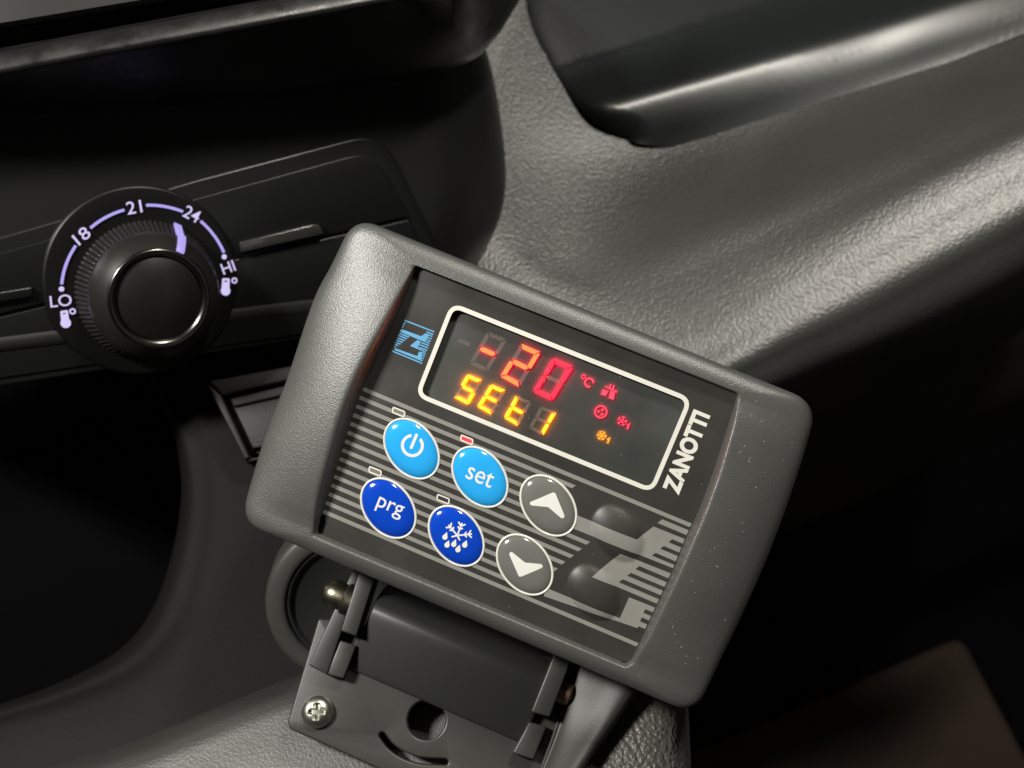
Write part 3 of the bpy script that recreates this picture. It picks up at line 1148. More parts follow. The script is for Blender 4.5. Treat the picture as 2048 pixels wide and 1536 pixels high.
W = 34 / 12.8 / 7.5
emb = []
for a, b in (((370, 262), (1135, 560)), ((60, 1050), (825, 1365)), ((350, 325), (400, 345)), ((330, 380), (370, 396)), ((310, 435), (345, 448)),
             ((940, 560), (1110, 630)), ((985, 632), (1085, 682)), ((950, 700), (1065, 745)), ((905, 765), (1040, 803)),
             ((800, 835), (1000, 910)), ((760, 890), (978, 970)), ((715, 950), (955, 1032)),
             ((820, 1085), (910, 1130)), ((815, 1150), (890, 1190)), ((800, 1215), (868, 1250)),
             ((240, 600), (490, 695)), ((215, 650), (440, 740)), ((195, 715), (385, 785)), ((170, 770), (325, 830)), ((150, 830), (270, 875)), ((130, 880), (210, 915)), ((115, 945), (155, 960))):
    emb += stroke([lg(*a), lg(*b)], W)
poly_fill('emblem_line', emb, M['blue'], panel, ZP)
poly_fill('emblem_shape', [[lg(*p) for p in ((290, 485), (800, 672), (920, 592), (1010, 640), (955, 745), (905, 800), (1020, 845), (1012, 872), (260, 560))],
                           [lg(*p) for p in ((700, 770), (800, 808), (705, 968), (925, 1068), (915, 1092), (515, 918))],
                           [lg(*p) for p in ((150, 985), (700, 1180), (745, 1065), (835, 1090), (805, 1265), (845, 1295), (828, 1315), (95, 1012))]], M['blue'], panel, ZP * 2)

# ---- display window with white frame
n = len(fo)
poly_fill('display_frame', [[tuple(fo[i]), tuple(fo[(i + 1) % n]), tuple(fi_[(i + 1) % n]), tuple(fi_[i])] for i in range(n)], M['white'], panel, ZP)
ZW = -1.9                                # display backing below the membrane
disp = poly_fill('display_window', [[tuple(p) for p in (cen + (fi_ - cen) * 1.002)]], M['window_back'], CTRL, ZW)
V = [(p[0], p[1], 0.0) for p in fi_] + [(p[0], p[1], ZW) for p in fi_]
mesh_obj('window_edge', V, [(i, (i + 1) % n, n + (i + 1) % n, n + i) for i in range(n)], M['black'], disp)

# ---- seven segment digits: raised glowing bars that light the backing round them
SEG_T = -1.15
def solid_print(name, polys, mats, parent, z0, z1, ins=0.17):
    """lit bars: a bright lens cap (mats[0]) over a slightly narrower glowing light pipe (mats[1])"""
    V, F, mi = [], [], []
    for p in polys:
        if sum(a[0] * b[1] - b[0] * a[1] for a, b in zip(p, p[1:] + p[:1])) < 0:
            p = p[::-1]
        o = len(V)
        k = len(p)
        cx, cy = sum(q[0] for q in p) / k, sum(q[1] for q in p) / k
        def shrink(q):
            d = math.hypot(q[0] - cx, q[1] - cy)
            f = max(0.55, (d - ins * 1.3) / d)
            return (cx + (q[0] - cx) * f, cy + (q[1] - cy) * f)
        pi = [shrink(q) for q in p]
        V += [(x, y, z1) for x, y in p] + [(x, y, z1 - 0.06) for x, y in p]
        V += [(x, y, z1 - 0.06) for x, y in pi] + [(x, y, z0) for x, y in pi]
        F.append(tuple(o + i for i in range(k))); mi.append(0)
        for i in range(k):
            j = (i + 1) % k
            F.append((o + k + i, o + k + j, o + j, o + i)); mi.append(0)
            F.append((o + 2 * k + i, o + 2 * k + j, o + k + j, o + k + i)); mi.append(1)
            F.append((o + 3 * k + i, o + 3 * k + j, o + 2 * k + j, o + 2 * k + i)); mi.append(1)
    return mesh_obj(name, V, F, mats, parent, smooth=False, midx=mi)


def z2(x, y):
    return (900 + x / 6.4, 640 + y / 6.4)


def digit(TL, TR, BL, BR, on, mats, tw):
    """quad corners in zoom px; segments abcdefg; tw = bar width as a part of the digit height"""
    def P(s, t):      # s across 0..1, t down 0..1
        x = (TL[0] * (1 - s) + TR[0] * s) * (1 - t) + (BL[0] * (1 - s) + BR[0] * s) * t
        y = (TL[1] * (1 - s) + TR[1] * s) * (1 - t) + (BL[1] * (1 - s) + BR[1] * s) * t
        return D(*z2(x, y), -1.2)
    w = tw * 1.75     # bar width across (s units)
    h = tw            # bar width down (t units)
    g_ = 0.014
    gs = g_ * 1.6
    segs = {
        'a': [(gs * 2, 0), (1 - gs * 2, 0), (1 - w - gs, h), (w + gs, h)],
        'd': [(w + gs, 1 - h), (1 - w - gs, 1 - h), (1 - gs * 2, 1), (gs * 2, 1)],
        'g': [(w * 0.45 + gs, .5), (w + gs, .5 - h / 2), (1 - w - gs, .5 - h / 2), (1 - w * 0.45 - gs, .5), (1 - w - gs, .5 + h / 2), (w + gs, .5 + h / 2)],
        'f': [(0, g_ * 2), (w, h + g_), (w, .5 - h / 2 - g_), (w * 0.4, .5 - g_), (0, .5 - h / 2 + g_)],
        'e': [(0, .5 + h / 2 - g_), (w * 0.4, .5 + g_), (w, .5 + h / 2 + g_), (w, 1 - h - g_), (0, 1 - g_ * 2)],
        'b': [(1, g_ * 2), (1 - w, h + g_), (1 - w, .5 - h / 2 - g_), (1 - w * 0.4, .5 - g_), (1, .5 - h / 2 + g_)],
        'c': [(1, .5 + h / 2 - g_), (1 - w * 0.4, .5 + g_), (1 - w, .5 + h / 2 + g_), (1 - w, 1 - h - g_), (1, 1 - g_ * 2)],
    }
    for s, q in segs.items():
        poly = [P(*t) for t in q]
        if s in on:
            solid_print('lit_segment', [poly], mats, disp, ZW + 0.03, SEG_T)
        else:
            poly_fill('unlit_segment', [poly], M['ghost'], disp, ZW + 0.05)


RO, RR, YY = [M['seg_orange'], M['halo_red']], [M['seg_red'], M['halo_red']], [M['seg_yellow'], M['halo_yellow']]
digit((478, 140), (738, 246), (236, 560), (475, 672), 'g', RO, 0.115)
digit((905, 300), (1162, 412), (640, 722), (892, 862), 'abged', RO, 0.115)
digit((1318, 485), (1582, 598), (1058, 912), (1310, 1038), 'abcdef', RR, 0.112)
digit((222, 692), (416, 775), (44, 985), (236, 1090), 'afgcd', YY, 0.125)
digit((522, 820), (716, 905), (343, 1108), (536, 1215), 'afged', YY, 0.125)
digit((845, 962), (1046, 1052), (688, 1250), (876, 1362), 'fged', YY, 0.125)
digit((1158, 1102), (1362, 1182), (1000, 1385), (1190, 1482), 'bc', YY, 0.125)
poly_fill('unlit_segment', [[D(*z2(*p), -1.8) for p in ((110, 240), (265, 290), (250, 345), (100, 285))]], M['ghost'], disp, ZW + 0.05)


# ---- small lit icons
def z3(x, y):
    return D(1140 + x / 8.53, 720 + y / 8.53, -1.4)


k3 = 1 / 8.53 / 7.5
IR = [M['icon_red'], M['halo_red']]
def icon(name, polys, mats, z1=-1.4):
    return solid_print(name, polys, mats, disp, ZW + 0.03, z1, 0.04)


M['halo_red_soft'] = glow('icon_side_red', (1.0, 0.0, 0.05), 24)
M['halo_yellow_soft'] = glow('icon_side_amber', (1.0, 0.25, 0.0), 22)
IR = [M['icon_red'], M['halo_red_soft']]
IY = [M['icon_yellow'], M['halo_yellow_soft']]
c = z3(232, 285)
icon('degree_icon', arc_quads(c[0], c[1], 32 * k3, 17 * k3, 0, 2 * math.pi, 18), IR)
c = z3(330, 388)
icon('celsius_icon', arc_quads(c[0], c[1], 72 * k3, 30 * k3, math.radians(15), math.radians(305), 26), IR)
icon('defrost_icon', [[z3(*p) for p in q] for q in (
    ((590, 455), (610, 450), (805, 535), (795, 560)), ((560, 500), (655, 535), (610, 615), (525, 590)), ((690, 530), (770, 565), (745, 680), (660, 650)),
    ((665, 470), (690, 410), (705, 420), (690, 480)), ((715, 490), (745, 430), (762, 440), (745, 505)))], IR)
c = z3(528, 887)
fan = arc_quads(c[0], c[1], 100 * k3, 24 * k3, 0, 2 * math.pi, 30)
for aa in (95, 215, 335):
    a_ = math.radians(aa - 22)
    fan.append([(c[0] + 12 * k3 * math.cos(a_), c[1] + 12 * k3 * math.sin(a_)),
                (c[0] + 68 * k3 * math.cos(a_ - 0.42), c[1] + 68 * k3 * math.sin(a_ - 0.42)),
                (c[0] + 68 * k3 * math.cos(a_ + 0.42), c[1] + 68 * k3 * math.sin(a_ + 0.42))])
icon('fan_icon', fan, IR)


def spoked(cx, cy, rad, n, off):
    q = []
    for i in range(n):
        t = 2 * math.pi * i / n + off
        d = (math.cos(t), math.sin(t))
        q.append(capsule((cx + d[0] * rad * 0.18, cy + d[1] * rad * 0.18), (cx + d[0] * rad, cy + d[1] * rad), 17 * k3, 4))
        e = (cx + d[0] * rad * 0.78, cy + d[1] * rad * 0.78)
        for s in (-1, 1):
            q.append(capsule(e, (e[0] + rad * 0.34 * math.cos(t + s * 1.25), e[1] + rad * 0.34 * math.sin(t + s * 1.25)), 15 * k3, 4))
    return q


c = z3(890, 1042)
icon('compressor_icon', spoked(c[0], c[1], 78 * k3, 5, 0.3), IR)
c = z3(540, 1290)
icon('snowflake_icon', spoked(c[0], c[1], 76 * k3, 6, 0.2), IY)
for (x, y, mt) in ((1000, 1135, IR), (662, 1378, IY)):
    icon('number_icon', [[z3(x - 35, y - 20), z3(x - 25, y - 35), z3(x + 30, y - 50), z3(x + 10, y - 15)],
                         [z3(x + 5, y - 50), z3(x + 32, y - 52), z3(x - 8, y + 50), z3(x - 35, y + 42)]], mt)

# ---- maker's name, up the right side of the panel
def r3(x, y):
    return Vector(D(1280 + x / 5.12, 720 + y / 5.12))


o_ = r3(397, 1388); ax_ = r3(724, 572) - r3(397, 1388)
up_ = r3(552, 503) - r3(728, 575)
bm = text_bm('ZANOTTI', (tuple(o_), tuple(ax_), tuple(up_)), 0.048)
bm_print('maker_lettering', bm, M['white'], panel, ZP)


# ---- buttons
HB = 1.15
def dome(q):
    """height of a button at normalised radius q"""
    return HB * (1 - max(0, q) ** 4.5) ** 0.75 if q < 1 else 0.0


def button(cpx, mat, name, label, sym):
    c = D(*cpx)
    nr, ns = 22, 72
    V = [(c[0], c[1], HB + 0.08)]
    F = []
    a0, b0 = EA - 0.62, EB - 0.62
    for i in range(1, nr + 1):
        q = math.sin(math.pi / 2 * i / nr)
        for k in range(ns):
            t = 2 * math.pi * k / ns
            x, y = a0 * q * math.cos(t), b0 * q * math.sin(t)
            V.append((c[0] + x * math.cos(ETH) - y * math.sin(ETH), c[1] + x * math.sin(ETH) + y * math.cos(ETH), dome(q) * 1.0 + 0.08))
    for k in range(ns):
        F.append((0, 1 + k, 1 + (k + 1) % ns))
    for i in range(nr - 1):
        for k in range(ns):
            k2 = (k + 1) % ns
            F.append((1 + i * ns + k, 1 + (i + 1) * ns + k, 1 + (i + 1) * ns + k2, 1 + i * ns + k2))
    b = mesh_obj(name, V, F, mat, CTRL)
    tag(b, label)
    oa, ob_ = oval(c, EA, EB, 72), oval(c, a0 - 0.02, b0 - 0.02, 72)
    # slightly rounded raised border
    V, F = [], []
    for t, z in ((0, 0.06), (0.12, 0.26), (0.5, 0.34), (0.88, 0.30), (1, 0.06)):
        for k in range(72):
            V.append((oa[k][0] * (1 - t) + ob_[k][0] * t, oa[k][1] * (1 - t) + ob_[k][1] * t, z))
    for i in range(4):
        for k in range(72):
            k2 = (k + 1) % 72
            F.append((i * 72 + k, i * 72 + k2, (i + 1) * 72 + k2, (i + 1) * 72 + k))
    mesh_obj('button_border', V, F, M['ring'], b)

    def hf(x, y):
        dx, dy = x - c[0], y - c[1]
        u_ = dx * math.cos(ETH) + dy * math.sin(ETH)
        w_ = -dx * math.sin(ETH) + dy * math.cos(ETH)
        return dome(math.sqrt((u_ / a0) ** 2 + (w_ / b0) ** 2)) + 0.08
    sym(b, hf)


def sym_poly(polys, name='button_symbol'):
    def f(b, hf):
        for i, p in enumerate(polys):
            poly_fill(name, [p] if not isinstance(p[0][0], tuple) else p, M['symbol'], b, 0.03 + 0.012 * (i % 4), 0.8, hf)
    return f


def r8(x, y):
    return D(700 + x / 6.827, 760 + y / 6.827, 1.1)


pc = r8(853, 895)
upd = math.pi / 2
power = [arc_quads(pc[0], pc[1], 138 / 6.827 / 7.5, 0.80, upd + 0.48, upd + 2 * math.pi - 0.48, 44), [capsule(r8(908, 752), r8(838, 922), 0.80)]]


def sym_power(b, hf):
    poly_fill('button_symbol', power[0], M['symbol'], b, 0.03, 0.9, hf)
    poly_fill('button_symbol', power[1], M['symbol'], b, 0.045, 0.9, hf)


def sym_text(body, corner, along, up):
    def f(b, hf):
        bm = text_bm(body, (corner, along, up), 0.004)
        bm_print('button_symbol', bm, M['symbol'], b, 0.03, 0.8, hf)
    return f


def r5(x, y):
    return Vector(D(820 + x / 5.12, 820 + y / 5.12, 1.1))


def r4(x, y):
    return Vector(D(460 + x / 5.12, 800 + y / 5.12, 1.1))


def r4b(x, y):
    return D(860 + x / 10.97, 980 + y / 10.97, 1.1)


def r4c(x, y):
    return D(920 + x / 7.68, 1080 + y / 7.68, 1.1)


cB = D(960, 954, 1.1)
cP = D(779.5, 1016, 1.1)
snow = []
cS = (600, 995)
for tip, full in (((415, 775), 1), ((700, 735), 1), ((905, 965), 1), ((490, 1022), 0), ((652, 1088), 0)):
    snow.append([capsule(r4b(*cS), r4b(*tip), 0.44, 6)])
    if full:
        d = Vector(tip) - Vector(cS)
        L = d.length
        d.normalize()
        for f_, s_ in ((0.52, 62), (0.80, 92)):
            base = Vector(cS) + d * L * f_
            for sg in (-1, 1):
                e = Vector((d.x * math.cos(sg * 0.9) - d.y * math.sin(sg * 0.9), d.x * math.sin(sg * 0.9) + d.y * math.cos(sg * 0.9)))
                q = base + e * s_
                snow.append([capsule(r4b(*base), r4b(*q), 0.42, 6)])
for (ctr, tip) in (((330, 1032), (378, 918)), ((376, 1207), (418, 1098)), ((525, 1190), (572, 1073)), ((615, 1308), (658, 1195)), ((765, 1205), (810, 1096))):
    cc, tt = Vector(ctr), Vector(tip)
    a0_ = math.atan2(tt.y - cc.y, tt.x - cc.x)
    drop = [tuple(r4b(*tt))]
    for k in range(13):
        t = a0_ + 1.0 + (2 * math.pi - 2.0) * k / 12
        drop.append(tuple(r4b(cc.x + 58 * math.cos(t), cc.y + 58 * math.sin(t))))
    snow.append([drop])


def sym_snow(b, hf):
    for i, p in enumerate(snow):
        poly_fill('button_symbol', p, M['symbol'], b, 0.03 + 0.008 * i, 0.8, hf)


upA = [[tuple(r5(*p)) for p in ((1448, 850), (1470, 843), (1490, 855), (1583, 1082), (1575, 1105), (1550, 1108), (1415, 993), (1245, 977), (1226, 962), (1232, 942))]]
dnA = [[r4c(*p) for p in ((762, 200), (782, 183), (805, 188), (1000, 345), (1240, 368), (1268, 388), (1268, 415), (1248, 432), (945, 560), (915, 562), (900, 548), (757, 222))]]


def quad_text(c, w, h, base=0.0):
    return ((c[0] - w / 2, c[1] - h / 2 + base), (w, 0), (0, h))


button((823.3, 897.7), M['cyan_button'], 'power_button', 'light blue oval button with a power symbol', sym_power)
button((960, 954), M['cyan_button'], 'set_button', 'light blue oval button reading set', sym_text('set', *quad_text(cB, 7.4, 4.0, 0.25)))
button((776.8, 1016.5), M['blue_button'], 'program_button', 'dark blue oval button reading prg', sym_text('prg', *quad_text(cP, 7.4, 4.1, -0.15)))
button((912.6, 1072.2), M['blue_button'], 'defrost_button', 'dark blue oval button with snowflake and drops', sym_snow)
button((1096.8, 1011.3), M['grey_button'], 'up_button', 'grey oval button with an up arrow', sym_poly([upA]))
button((1049.5, 1129.4), M['grey_button'], 'down_button', 'grey oval button with a down arrow', sym_poly([dnA]))

# ---- indicator lamps over the buttons
for (u, v, mt, nm) in ((797.5, 824, 'led_off', 'indicator_lamp'), (933.6, 879.6, 'led_red', 'lit_indicator_lamp'), (750.5, 942.6, 'led_off', 'indicator_lamp'), (886.4, 998.2, 'panel', 'indicator_lamp')):
    def q(sx, sy, k=1.0):
        return Vector((u, v)) + Vector((0.93, 0.37)) * sx * 14 * k + Vector((-0.17, 0.98)) * sy * 6.6 * k
    cs = [q(-1, -1), q(1, -1), q(1, 1), q(-1, 1)]
    ci = [Vector(D(*p)) for p in cs]
    o4 = outline([[tuple(ci[i]), tuple(ci[(i + 1) % 4])] for i in range(4)], [0.6] * 4, 3, 5)
    i4p = inset_pts(ci, 0.38)
    i4 = outline([[tuple(i4p[i]), tuple(i4p[(i + 1) % 4])] for i in range(4)], [0.25] * 4, 3, 5)
    nn = len(o4)
    lamp = poly_fill(nm, [[tuple(p) for p in i4]], M[mt], panel, ZP * 2.2)
    poly_fill('lamp_border', [[tuple(o4[i]), tuple(o4[(i + 1) % nn]), tuple(i4[(i + 1) % nn]), tuple(i4[i])] for i in range(nn)], M['white'], panel, ZP * 2.4)

# ---- flat black patches painting the shade inside slots in the panel's lower corners
for nm_, pxs in (('painted_slot', [(631, 1040), (640, 1029), (650, 1031), (651, 1046), (645, 1066), (632, 1066), (628, 1056)]), ('painted_slot', [(1244, 1322), (1258, 1327), (1252, 1334), (1241, 1331)])):
    poly_fill(nm_, [[D(u, v, 0.2) for u, v in pxs]], M['cubby'], housing, 0.22)

# ---- dust fibres on the housing and panel
def fibre(P, ang, L, w=0.09, bend=0.5):
    V, F = [], []
    x, y, z = P
    a_ = ang
    pts = []
    for k in range(6):
        pts.append((x, y, a_))
        x += math.cos(a_) * L / 5; y += math.sin(a_) * L / 5
        a_ += bend * random.uniform(-1, 1)
    for (px_, py_, aa) in pts:
        nx, ny = -math.sin(aa) * w / 2, math.cos(aa) * w / 2
        V += [(px_ + nx, py_ + ny, z), (px_, py_, z + w * 0.7), (px_ - nx, py_ - ny, z)]
    for k in range(5):
        for j in range(2):
            F.append((3 * k + j, 3 * k + 3 + j, 3 * k + 4 + j, 3 * k + 1 + j))
    return V, F


from mathutils.bvhtree import BVHTree
bvh = BVHTree.FromPolygons([tuple(v.co / MM) for v in housing.data.vertices], [tuple(p.vertices) for p in housing.data.polygons])
LV, LF = [], []
spots = [(1459, 770, 1.6), (1530, 883, 1.4), (1490, 890, 0.9), (1520, 845, 1.0), (1475, 905, 1.2), (1499, 925, 1.0), (1552, 830, .4), (1515, 803, .5), (1503, 833, .6), (1586, 889, .4), (1569, 922, .6), (1502, 1162, 1.0),
         (1384, 1160, .7), (1430, 1130, .8), (1345, 1248, .8), (1355, 1285, 1.1), (1361, 1295, .7), (1371, 1313, .6), (1395, 1321, .7), (1370, 1329, .4), (1350, 1268, .6), (1440, 1328, 1.6), (1450, 1245, .8), (1428, 1095, .5), (1487, 1064, .3)]
for _ in range(14):
    t = random.random()
    spots.append((1600 - t * 260 + random.uniform(-70, 10), 850 + t * 500 + random.uniform(-20, 20), random.uniform(0.15, 0.5)))
for (u, v, L) in spots:
    x, y = D(u, v, 3.0)
    hit = bvh.ray_cast((x, y, 30), (0, 0, -1))
    if hit[0] is None or hit[0].z < 0.5:
        continue
    v_, f_ = fibre((x, y, hit[0].z + 0.05), random.uniform(0, 6.28), L, 0.06 + 0.05 * random.random())
    o0 = len(LV)
    LV += v_
    LF += [tuple(o0 + i for i in f) for f in f_]
for _ in range(40):
    u, v = random.uniform(760, 1420), random.uniform(620, 1260)
    x, y = D(u, v)
    if inside(Pl, x, y):
        v_, f_ = fibre((x, y, hbump(x, y) + 0.12), random.uniform(0, 6.28), random.uniform(0.12, 0.5), 0.06)
        o0 = len(LV)
        LV += v_
        LF += [tuple(o0 + i for i in f) for f in f_]
li = mesh_obj('dust_fibres', LV, LF, M['lint'], CTRL)
tag(li, kind='stuff')

# ================================================================== MOUNTING BRACKET
TB = math.radians(-16)
Yb = Y0 * math.cos(TB) + N0 * math.sin(TB)
BR = Frame(pix(830, 1440, 342), X, Yb)
BRK = thing('mounting_bracket', 'dark plastic hinge bracket with one screw holding the controller up', 'bracket', BR)


def bp(u, v, h=0.0):
    return BR.un(u, v, h)


# plate with a round hole and a curved slot
def hole_ring(c, r, n=40):
    return [(c[0] + r * math.cos(2 * math.pi * k / n), c[1] + r * math.sin(2 * math.pi * k / n)) for k in range(n)]


plate_px = rounded_px([(640, 1240, 4), (577, 1452, 14), (905, 1600, 14), (1075, 1600, 14), (1140, 1425, 6), (1170, 1330, 4)])
plate = [bp(*p) for p in plate_px]
if sum(a[0] * b[1] - b[0] * a[1] for a, b in zip(plate, plate[1:] + plate[:1])) < 0:
    plate = plate[::-1]
hc = bp(560 + 1500 / 5.12, 1320 + 615 / 5.12)
hole = hole_ring(hc, 6.0)


def r7b(x, y):
    return bp(560 + x / 5.12, 1320 + y / 5.12)


mid = cr([r7b(1045, 770), r7b(1130, 880), r7b(1260, 970), r7b(1440, 1030), r7b(1690, 1045)], 6)
sl_w = 1.45
slot = []
nn_ = []
for i in range(len(mid)):
    d = mid[min(i + 1, len(mid) - 1)] - mid[max(i - 1, 0)]
    d = d / np.linalg.norm(d)
    nn_.append(np.array([-d[1], d[0]]))
slot = [tuple(mid[i] + nn_[i] * sl_w) for i in range(len(mid))]
a_end = math.atan2(nn_[-1][1], nn_[-1][0])
slot += [(mid[-1][0] + sl_w * math.cos(a_end - math.pi * k / 6), mid[-1][1] + sl_w * math.sin(a_end - math.pi * k / 6)) for k in range(1, 6)]
slot += [tuple(mid[i] - nn_[i] * sl_w) for i in range(len(mid) - 1, -1, -1)]
a_st = math.atan2(-nn_[0][1], -nn_[0][0])
slot += [(mid[0][0] + sl_w * math.cos(a_st - math.pi * k / 6), mid[0][1] + sl_w * math.sin(a_st - math.pi * k / 6)) for k in range(1, 6)]


def plate_with_holes(name, outer, holes, z0, z1, mat, parent, bev):
    bm = bmesh.new()
    loops = []
    es = []
    for lp in [outer] + holes:
        vs = [bm.verts.new((x, y, z1)) for x, y in lp]
        loops.append(vs)
        for i in range(len(vs)):
            es.append(bm.edges.new((vs[i], vs[(i + 1) % len(vs)])))
    bmesh.ops.triangle_fill(bm, use_beauty=True, use_dissolve=False, edges=es)
    for f in bm.faces:
        f.normal_update()
        if f.normal.z < 0:
            f.normal_flip()
    # walls with a small rounded lip
    prev = loops
    def area(lp):
        return sum(a.co.x * b.co.y - b.co.x * a.co.y for a, b in zip(lp, lp[1:] + lp[:1]))
    for (ins, dz) in ((0.25 * bev, -0.06 * bev), (0.7 * bev, -0.35 * bev), (bev, -bev), (bev, z0 - z1)):
        nxt = []
        for li_, lp in enumerate(loops):
            sgn = 1.0
            ccw = area(lp) > 0
            outward = 1 if li_ == 0 else -1
            new = []
            k = len(lp)
            for i in range(k):
                d = (lp[(i + 1) % k].co - lp[i - 1].co).normalized()
                nrm = Vector((d.y, -d.x, 0)) if ccw else Vector((-d.y, d.x, 0))
                p = lp[i].co + nrm * outward * ins
                new.append(bm.verts.new((p.x, p.y, z1 + dz)))
            nxt.append(new)
        for a, b in zip(prev, nxt):
            k = len(a)
            for i in range(k):
                bm.faces.new((a[i], b[i], b[(i + 1) % k], a[(i + 1) % k]))
        prev = nxt
    for v in bm.verts:
        v.co *= MM
    me = bpy.data.meshes.new(name)
    bm.to_mesh(me)
    bm.free()
    me.materials.append(mat)
    me.polygons.foreach_set('use_smooth', [True] * len(me.polygons))
    me.set_sharp_from_angle(angle=math.radians(50))
    o = bpy.data.objects.new(name, me)
    COL.objects.link(o)
    o.parent = parent
    return o


plate_with_holes('base_plate', plate, [hole, slot], -7.0, 0.0, M['bracket'], BRK, 0.6)


def r8a(x, y, h=0.0):
    return bp(500 + x / 2.56, 1080 + y / 2.56, h)


# hinge cover between the arms: extruded profile
e1_ = r8a(545, 690); e2_ = r8a(1345, 1015)
xa, xb = r8a(560, 500, 5)[0], r8a(1500, 800, 5)[0]
yb_ = (e1_[1] + e2_[1]) / 2
prof = [(yb_ + 0.2, -1.0), (yb_ + 0.2, 0.35), (yb_ + 1.0, 1.0), (yb_ + 6, 3.0), (yb_ + 12, 5.2), (yb_ + 16.5, 6.6), (yb_ + 18.6, 6.6), (yb_ + 20.6, 5.6), (yb_ + 23, 3.0), (yb_ + 26, -3), (yb_ + 28, -12)]
pr = cr(prof[1:], 5)
V, F = [], []
xsn = [xa, xa + 0.25, xa + 0.8, xb - 0.8, xb - 0.25, xb]
dzs = [-0.8, -0.25, 0, 0, -0.25, -0.8]
for x_, dz in zip(xsn, dzs):
    for p in pr:
        V.append((x_, p[0], p[1] + dz))
    V.append((x_, pr[-1][0], -14)); V.append((x_, pr[0][0], -14))
k = len(pr) + 2
for i in range(len(xsn) - 1):
    for j in range(k):
        F.append((i * k + j, i * k + (j + 1) % k, (i + 1) * k + (j + 1) % k, (i + 1) * k + j))
F.append(tuple(range(k))[::-1]); F.append(tuple((len(xsn) - 1) * k + j for j in range(k)))
mesh_obj('hinge_cover', V, F, M['bracket_dark'], BRK, auto=45)

# arms
def arm(px, z0, z1, mat=M['bracket'], name='arm'):
    poly = [r8a(x, y, z1) for x, y in px]
    if sum(a[0] * b[1] - b[0] * a[1] for a, b in zip(poly, poly[1:] + poly[:1])) < 0:
        poly = poly[::-1]
    V, F = prism_vf(poly, z0, z1)
    return bevelled(name, V, F, mat, BRK, 0.45, 3)


al = arm([(590, 60), (672, 90), (545, 492), (465, 465)], -6, 8.5)
arm([(545, 110), (600, 60), (470, 470), (395, 690), (300, 640)], -6, 5.0, M['bracket_dark'], 'arm_gusset')
arm([(462, 512), (545, 540), (478, 710), (392, 686)], -4, 4.5, M['bracket'], 'arm_foot')
arm([(1590, 500), (1680, 520), (1535, 905), (1440, 880)], -6, 8.5)
arm([(1430, 930), (1520, 955), (1450, 1125), (1345, 1090)], -4, 4.5, M['bracket'], 'arm_foot')

# pan head screw with a cross recess
sc = bp(634, 1423.5, 1.5)
nr, ns = 26, 72
V, F = [], []
for i in range(nr + 1):
    q = i / nr
    for k in range(ns):
        t = 2 * math.pi * k / ns
        r = 4.7 * q
        z = 3.3 * (1 - q ** 3.0) ** 0.55 if q < 1 else -0.3
        x, y = r * math.cos(t), r * math.sin(t)
        xr, yr = x * math.cos(0.35) + y * math.sin(0.35), -x * math.sin(0.35) + y * math.cos(0.35)
        depth = 0
        if max(abs(xr), abs(yr)) < 2.5:
            m_ = min(abs(xr), abs(yr))
            depth = smooth((0.95 - m_) / 0.35) * smooth((2.5 - max(abs(xr), abs(yr))) / 0.5)
        V.append((sc[0] + x, sc[1] + y, 0.05 + max(-0.3, z) - 1.7 * depth))
for i in range(nr):
    for k in range(ns):
        k2 = (k + 1) % ns
        F.append((i * ns + k, (i + 1) * ns + k, (i + 1) * ns + k2, i * ns + k2))
mesh_obj('screw', V, F, M['zinc'], BRK, auto=55)


# hinge bolts, axis along the device x
def bolt(name, cpx, h, axis, prof, mat):
    c = BR.un(*cpx, h)
    V0, F0 = lathe(prof, 40)
    V = [(c[0] + axis * z, c[1] + a_, h + b_) for (a_, b_, z) in V0]
    return mesh_obj(name, V, F0 if axis > 0 else [f[::-1] for f in F0], mat, BRK, auto=40)


bolt('hinge_bolt', (692, 1198), 3.0, -1, [(5.0, -4), (5.0, 0), (4.6, 0.4), (4.4, 0.6), (4.4, 3.0), (4.1, 4.6), (3.3, 6.2), (2.0, 7.3), (0.8, 7.75), (0.01, 7.8)], M['brass'])
bolt('hinge_bolt', (1128, 1385), 2.0, 1, [(3.8, -2), (3.8, 0.5), (3.8, 1.6), (3.4, 2.0), (1.9, 2.1), (1.8, 3.6), (0.01, 3.7)], M['copper'])
bo_ = None

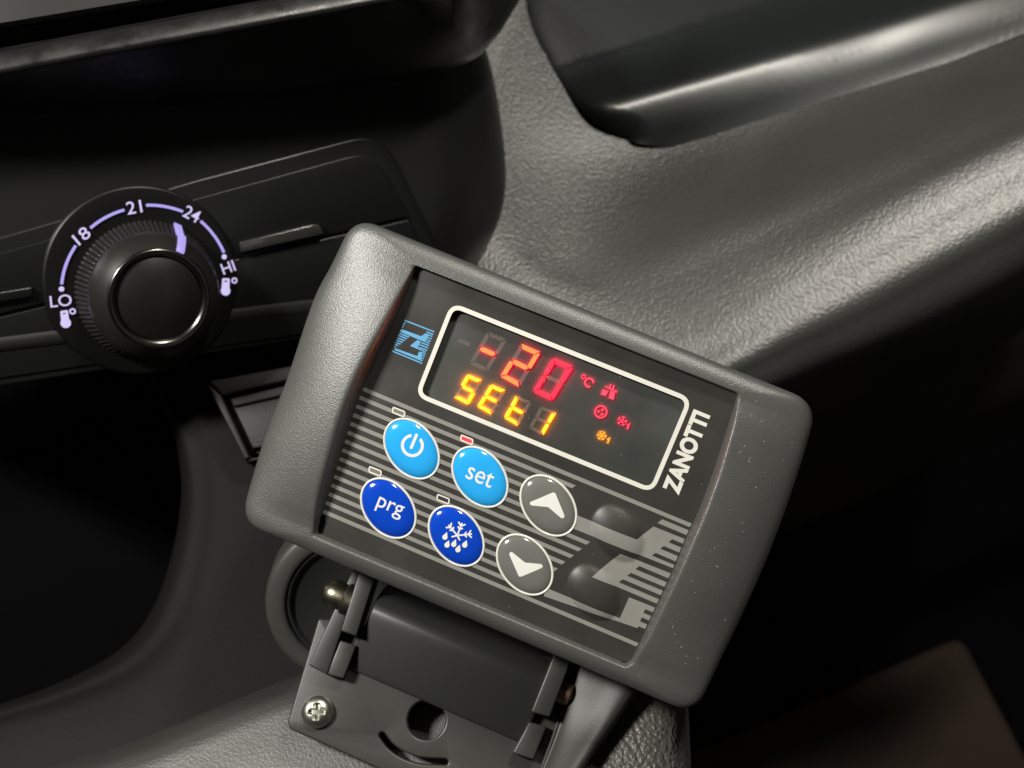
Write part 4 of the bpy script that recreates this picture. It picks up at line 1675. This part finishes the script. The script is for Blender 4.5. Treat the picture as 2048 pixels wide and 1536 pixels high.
# ================================================================== ROUND BASE RING beside the bracket
RX = Vector((0.96, -0.25, -0.12)); RY = Vector((0.2, 0.95, 0.15))
RG = Frame(pix(702, 1206, 378), RX, RY)
RGT = thing('round_socket', 'dark round socket rim half hidden behind the bracket', 'socket rim', RG)
V, F = lathe([(27.0, -14), (26.8, -1.0), (26.2, 0.6), (25.2, 1.2), (22.0, 1.6), (20.8, 1.5), (20.2, 0.9), (20.0, -0.5), (20.0, -3)], 96)
mesh_obj('rim', V, F, M['socket'], RGT, auto=50)
V, F = lathe([(19.95, -4), (19.9, 0.2), (19.5, 0.7), (18.9, 0.5), (18.5, -0.4), (17.8, -1.0), (0.01, -1.2)], 96)
mesh_obj('socket_insert', V, F, M['bracket_dark'], RGT, auto=50)

# ================================================================== SMALL POCKET left of the controller
PK = Frame(pix(500, 840, 418), Vector((0.97, 0.22, -0.1)), Vector((-0.3, 0.9, -0.25)))
PKT = thing('coin_pocket', 'small rectangular pocket in the console left of the controller', 'pocket', PK)


def r7c(x, y, h=0.0):
    return PK.un(360 + x / 5.12, 660 + y / 5.12, h)


def pk(name, px, z0, z1, mat, bev):
    poly = [r7c(x, y, z1) for x, y in px]
    if sum(a[0] * b[1] - b[0] * a[1] for a, b in zip(poly, poly[1:] + poly[:1])) < 0:
        poly = poly[::-1]
    V, F = prism_vf(poly, z0, z1)
    return bevelled(name, V, F, mat, PKT, bev, 3)


pk('pocket_wall', [(270, 540), (420, 665), (720, 1310), (660, 1330)], -8, 2.0, M['pocket'], 0.9)
pk('pocket_wall', [(290, 520), (1300, 330), (1300, 470), (430, 672)], -8, 2.0, M['pocket'], 0.9)
pk('pocket_wall', [(725, 1316), (1300, 1180), (1300, 1250), (690, 1345)], -8, 1.4, M['pocket'], 0.9)
pk('pocket_floor', [(430, 690), (1300, 500), (1300, 1160), (730, 1290)], -9, -5.0, M['black'], 0.4)
pk('pocket_flap', [(505, 705), (1250, 530), (1250, 1120), (745, 1215)], -6, -1.0, M['pocket'], 0.6)
pk('flap_ridge', [(512, 700), (1250, 525), (1250, 625), (545, 785)], -2, 0.6, M['pocket'], 0.6)
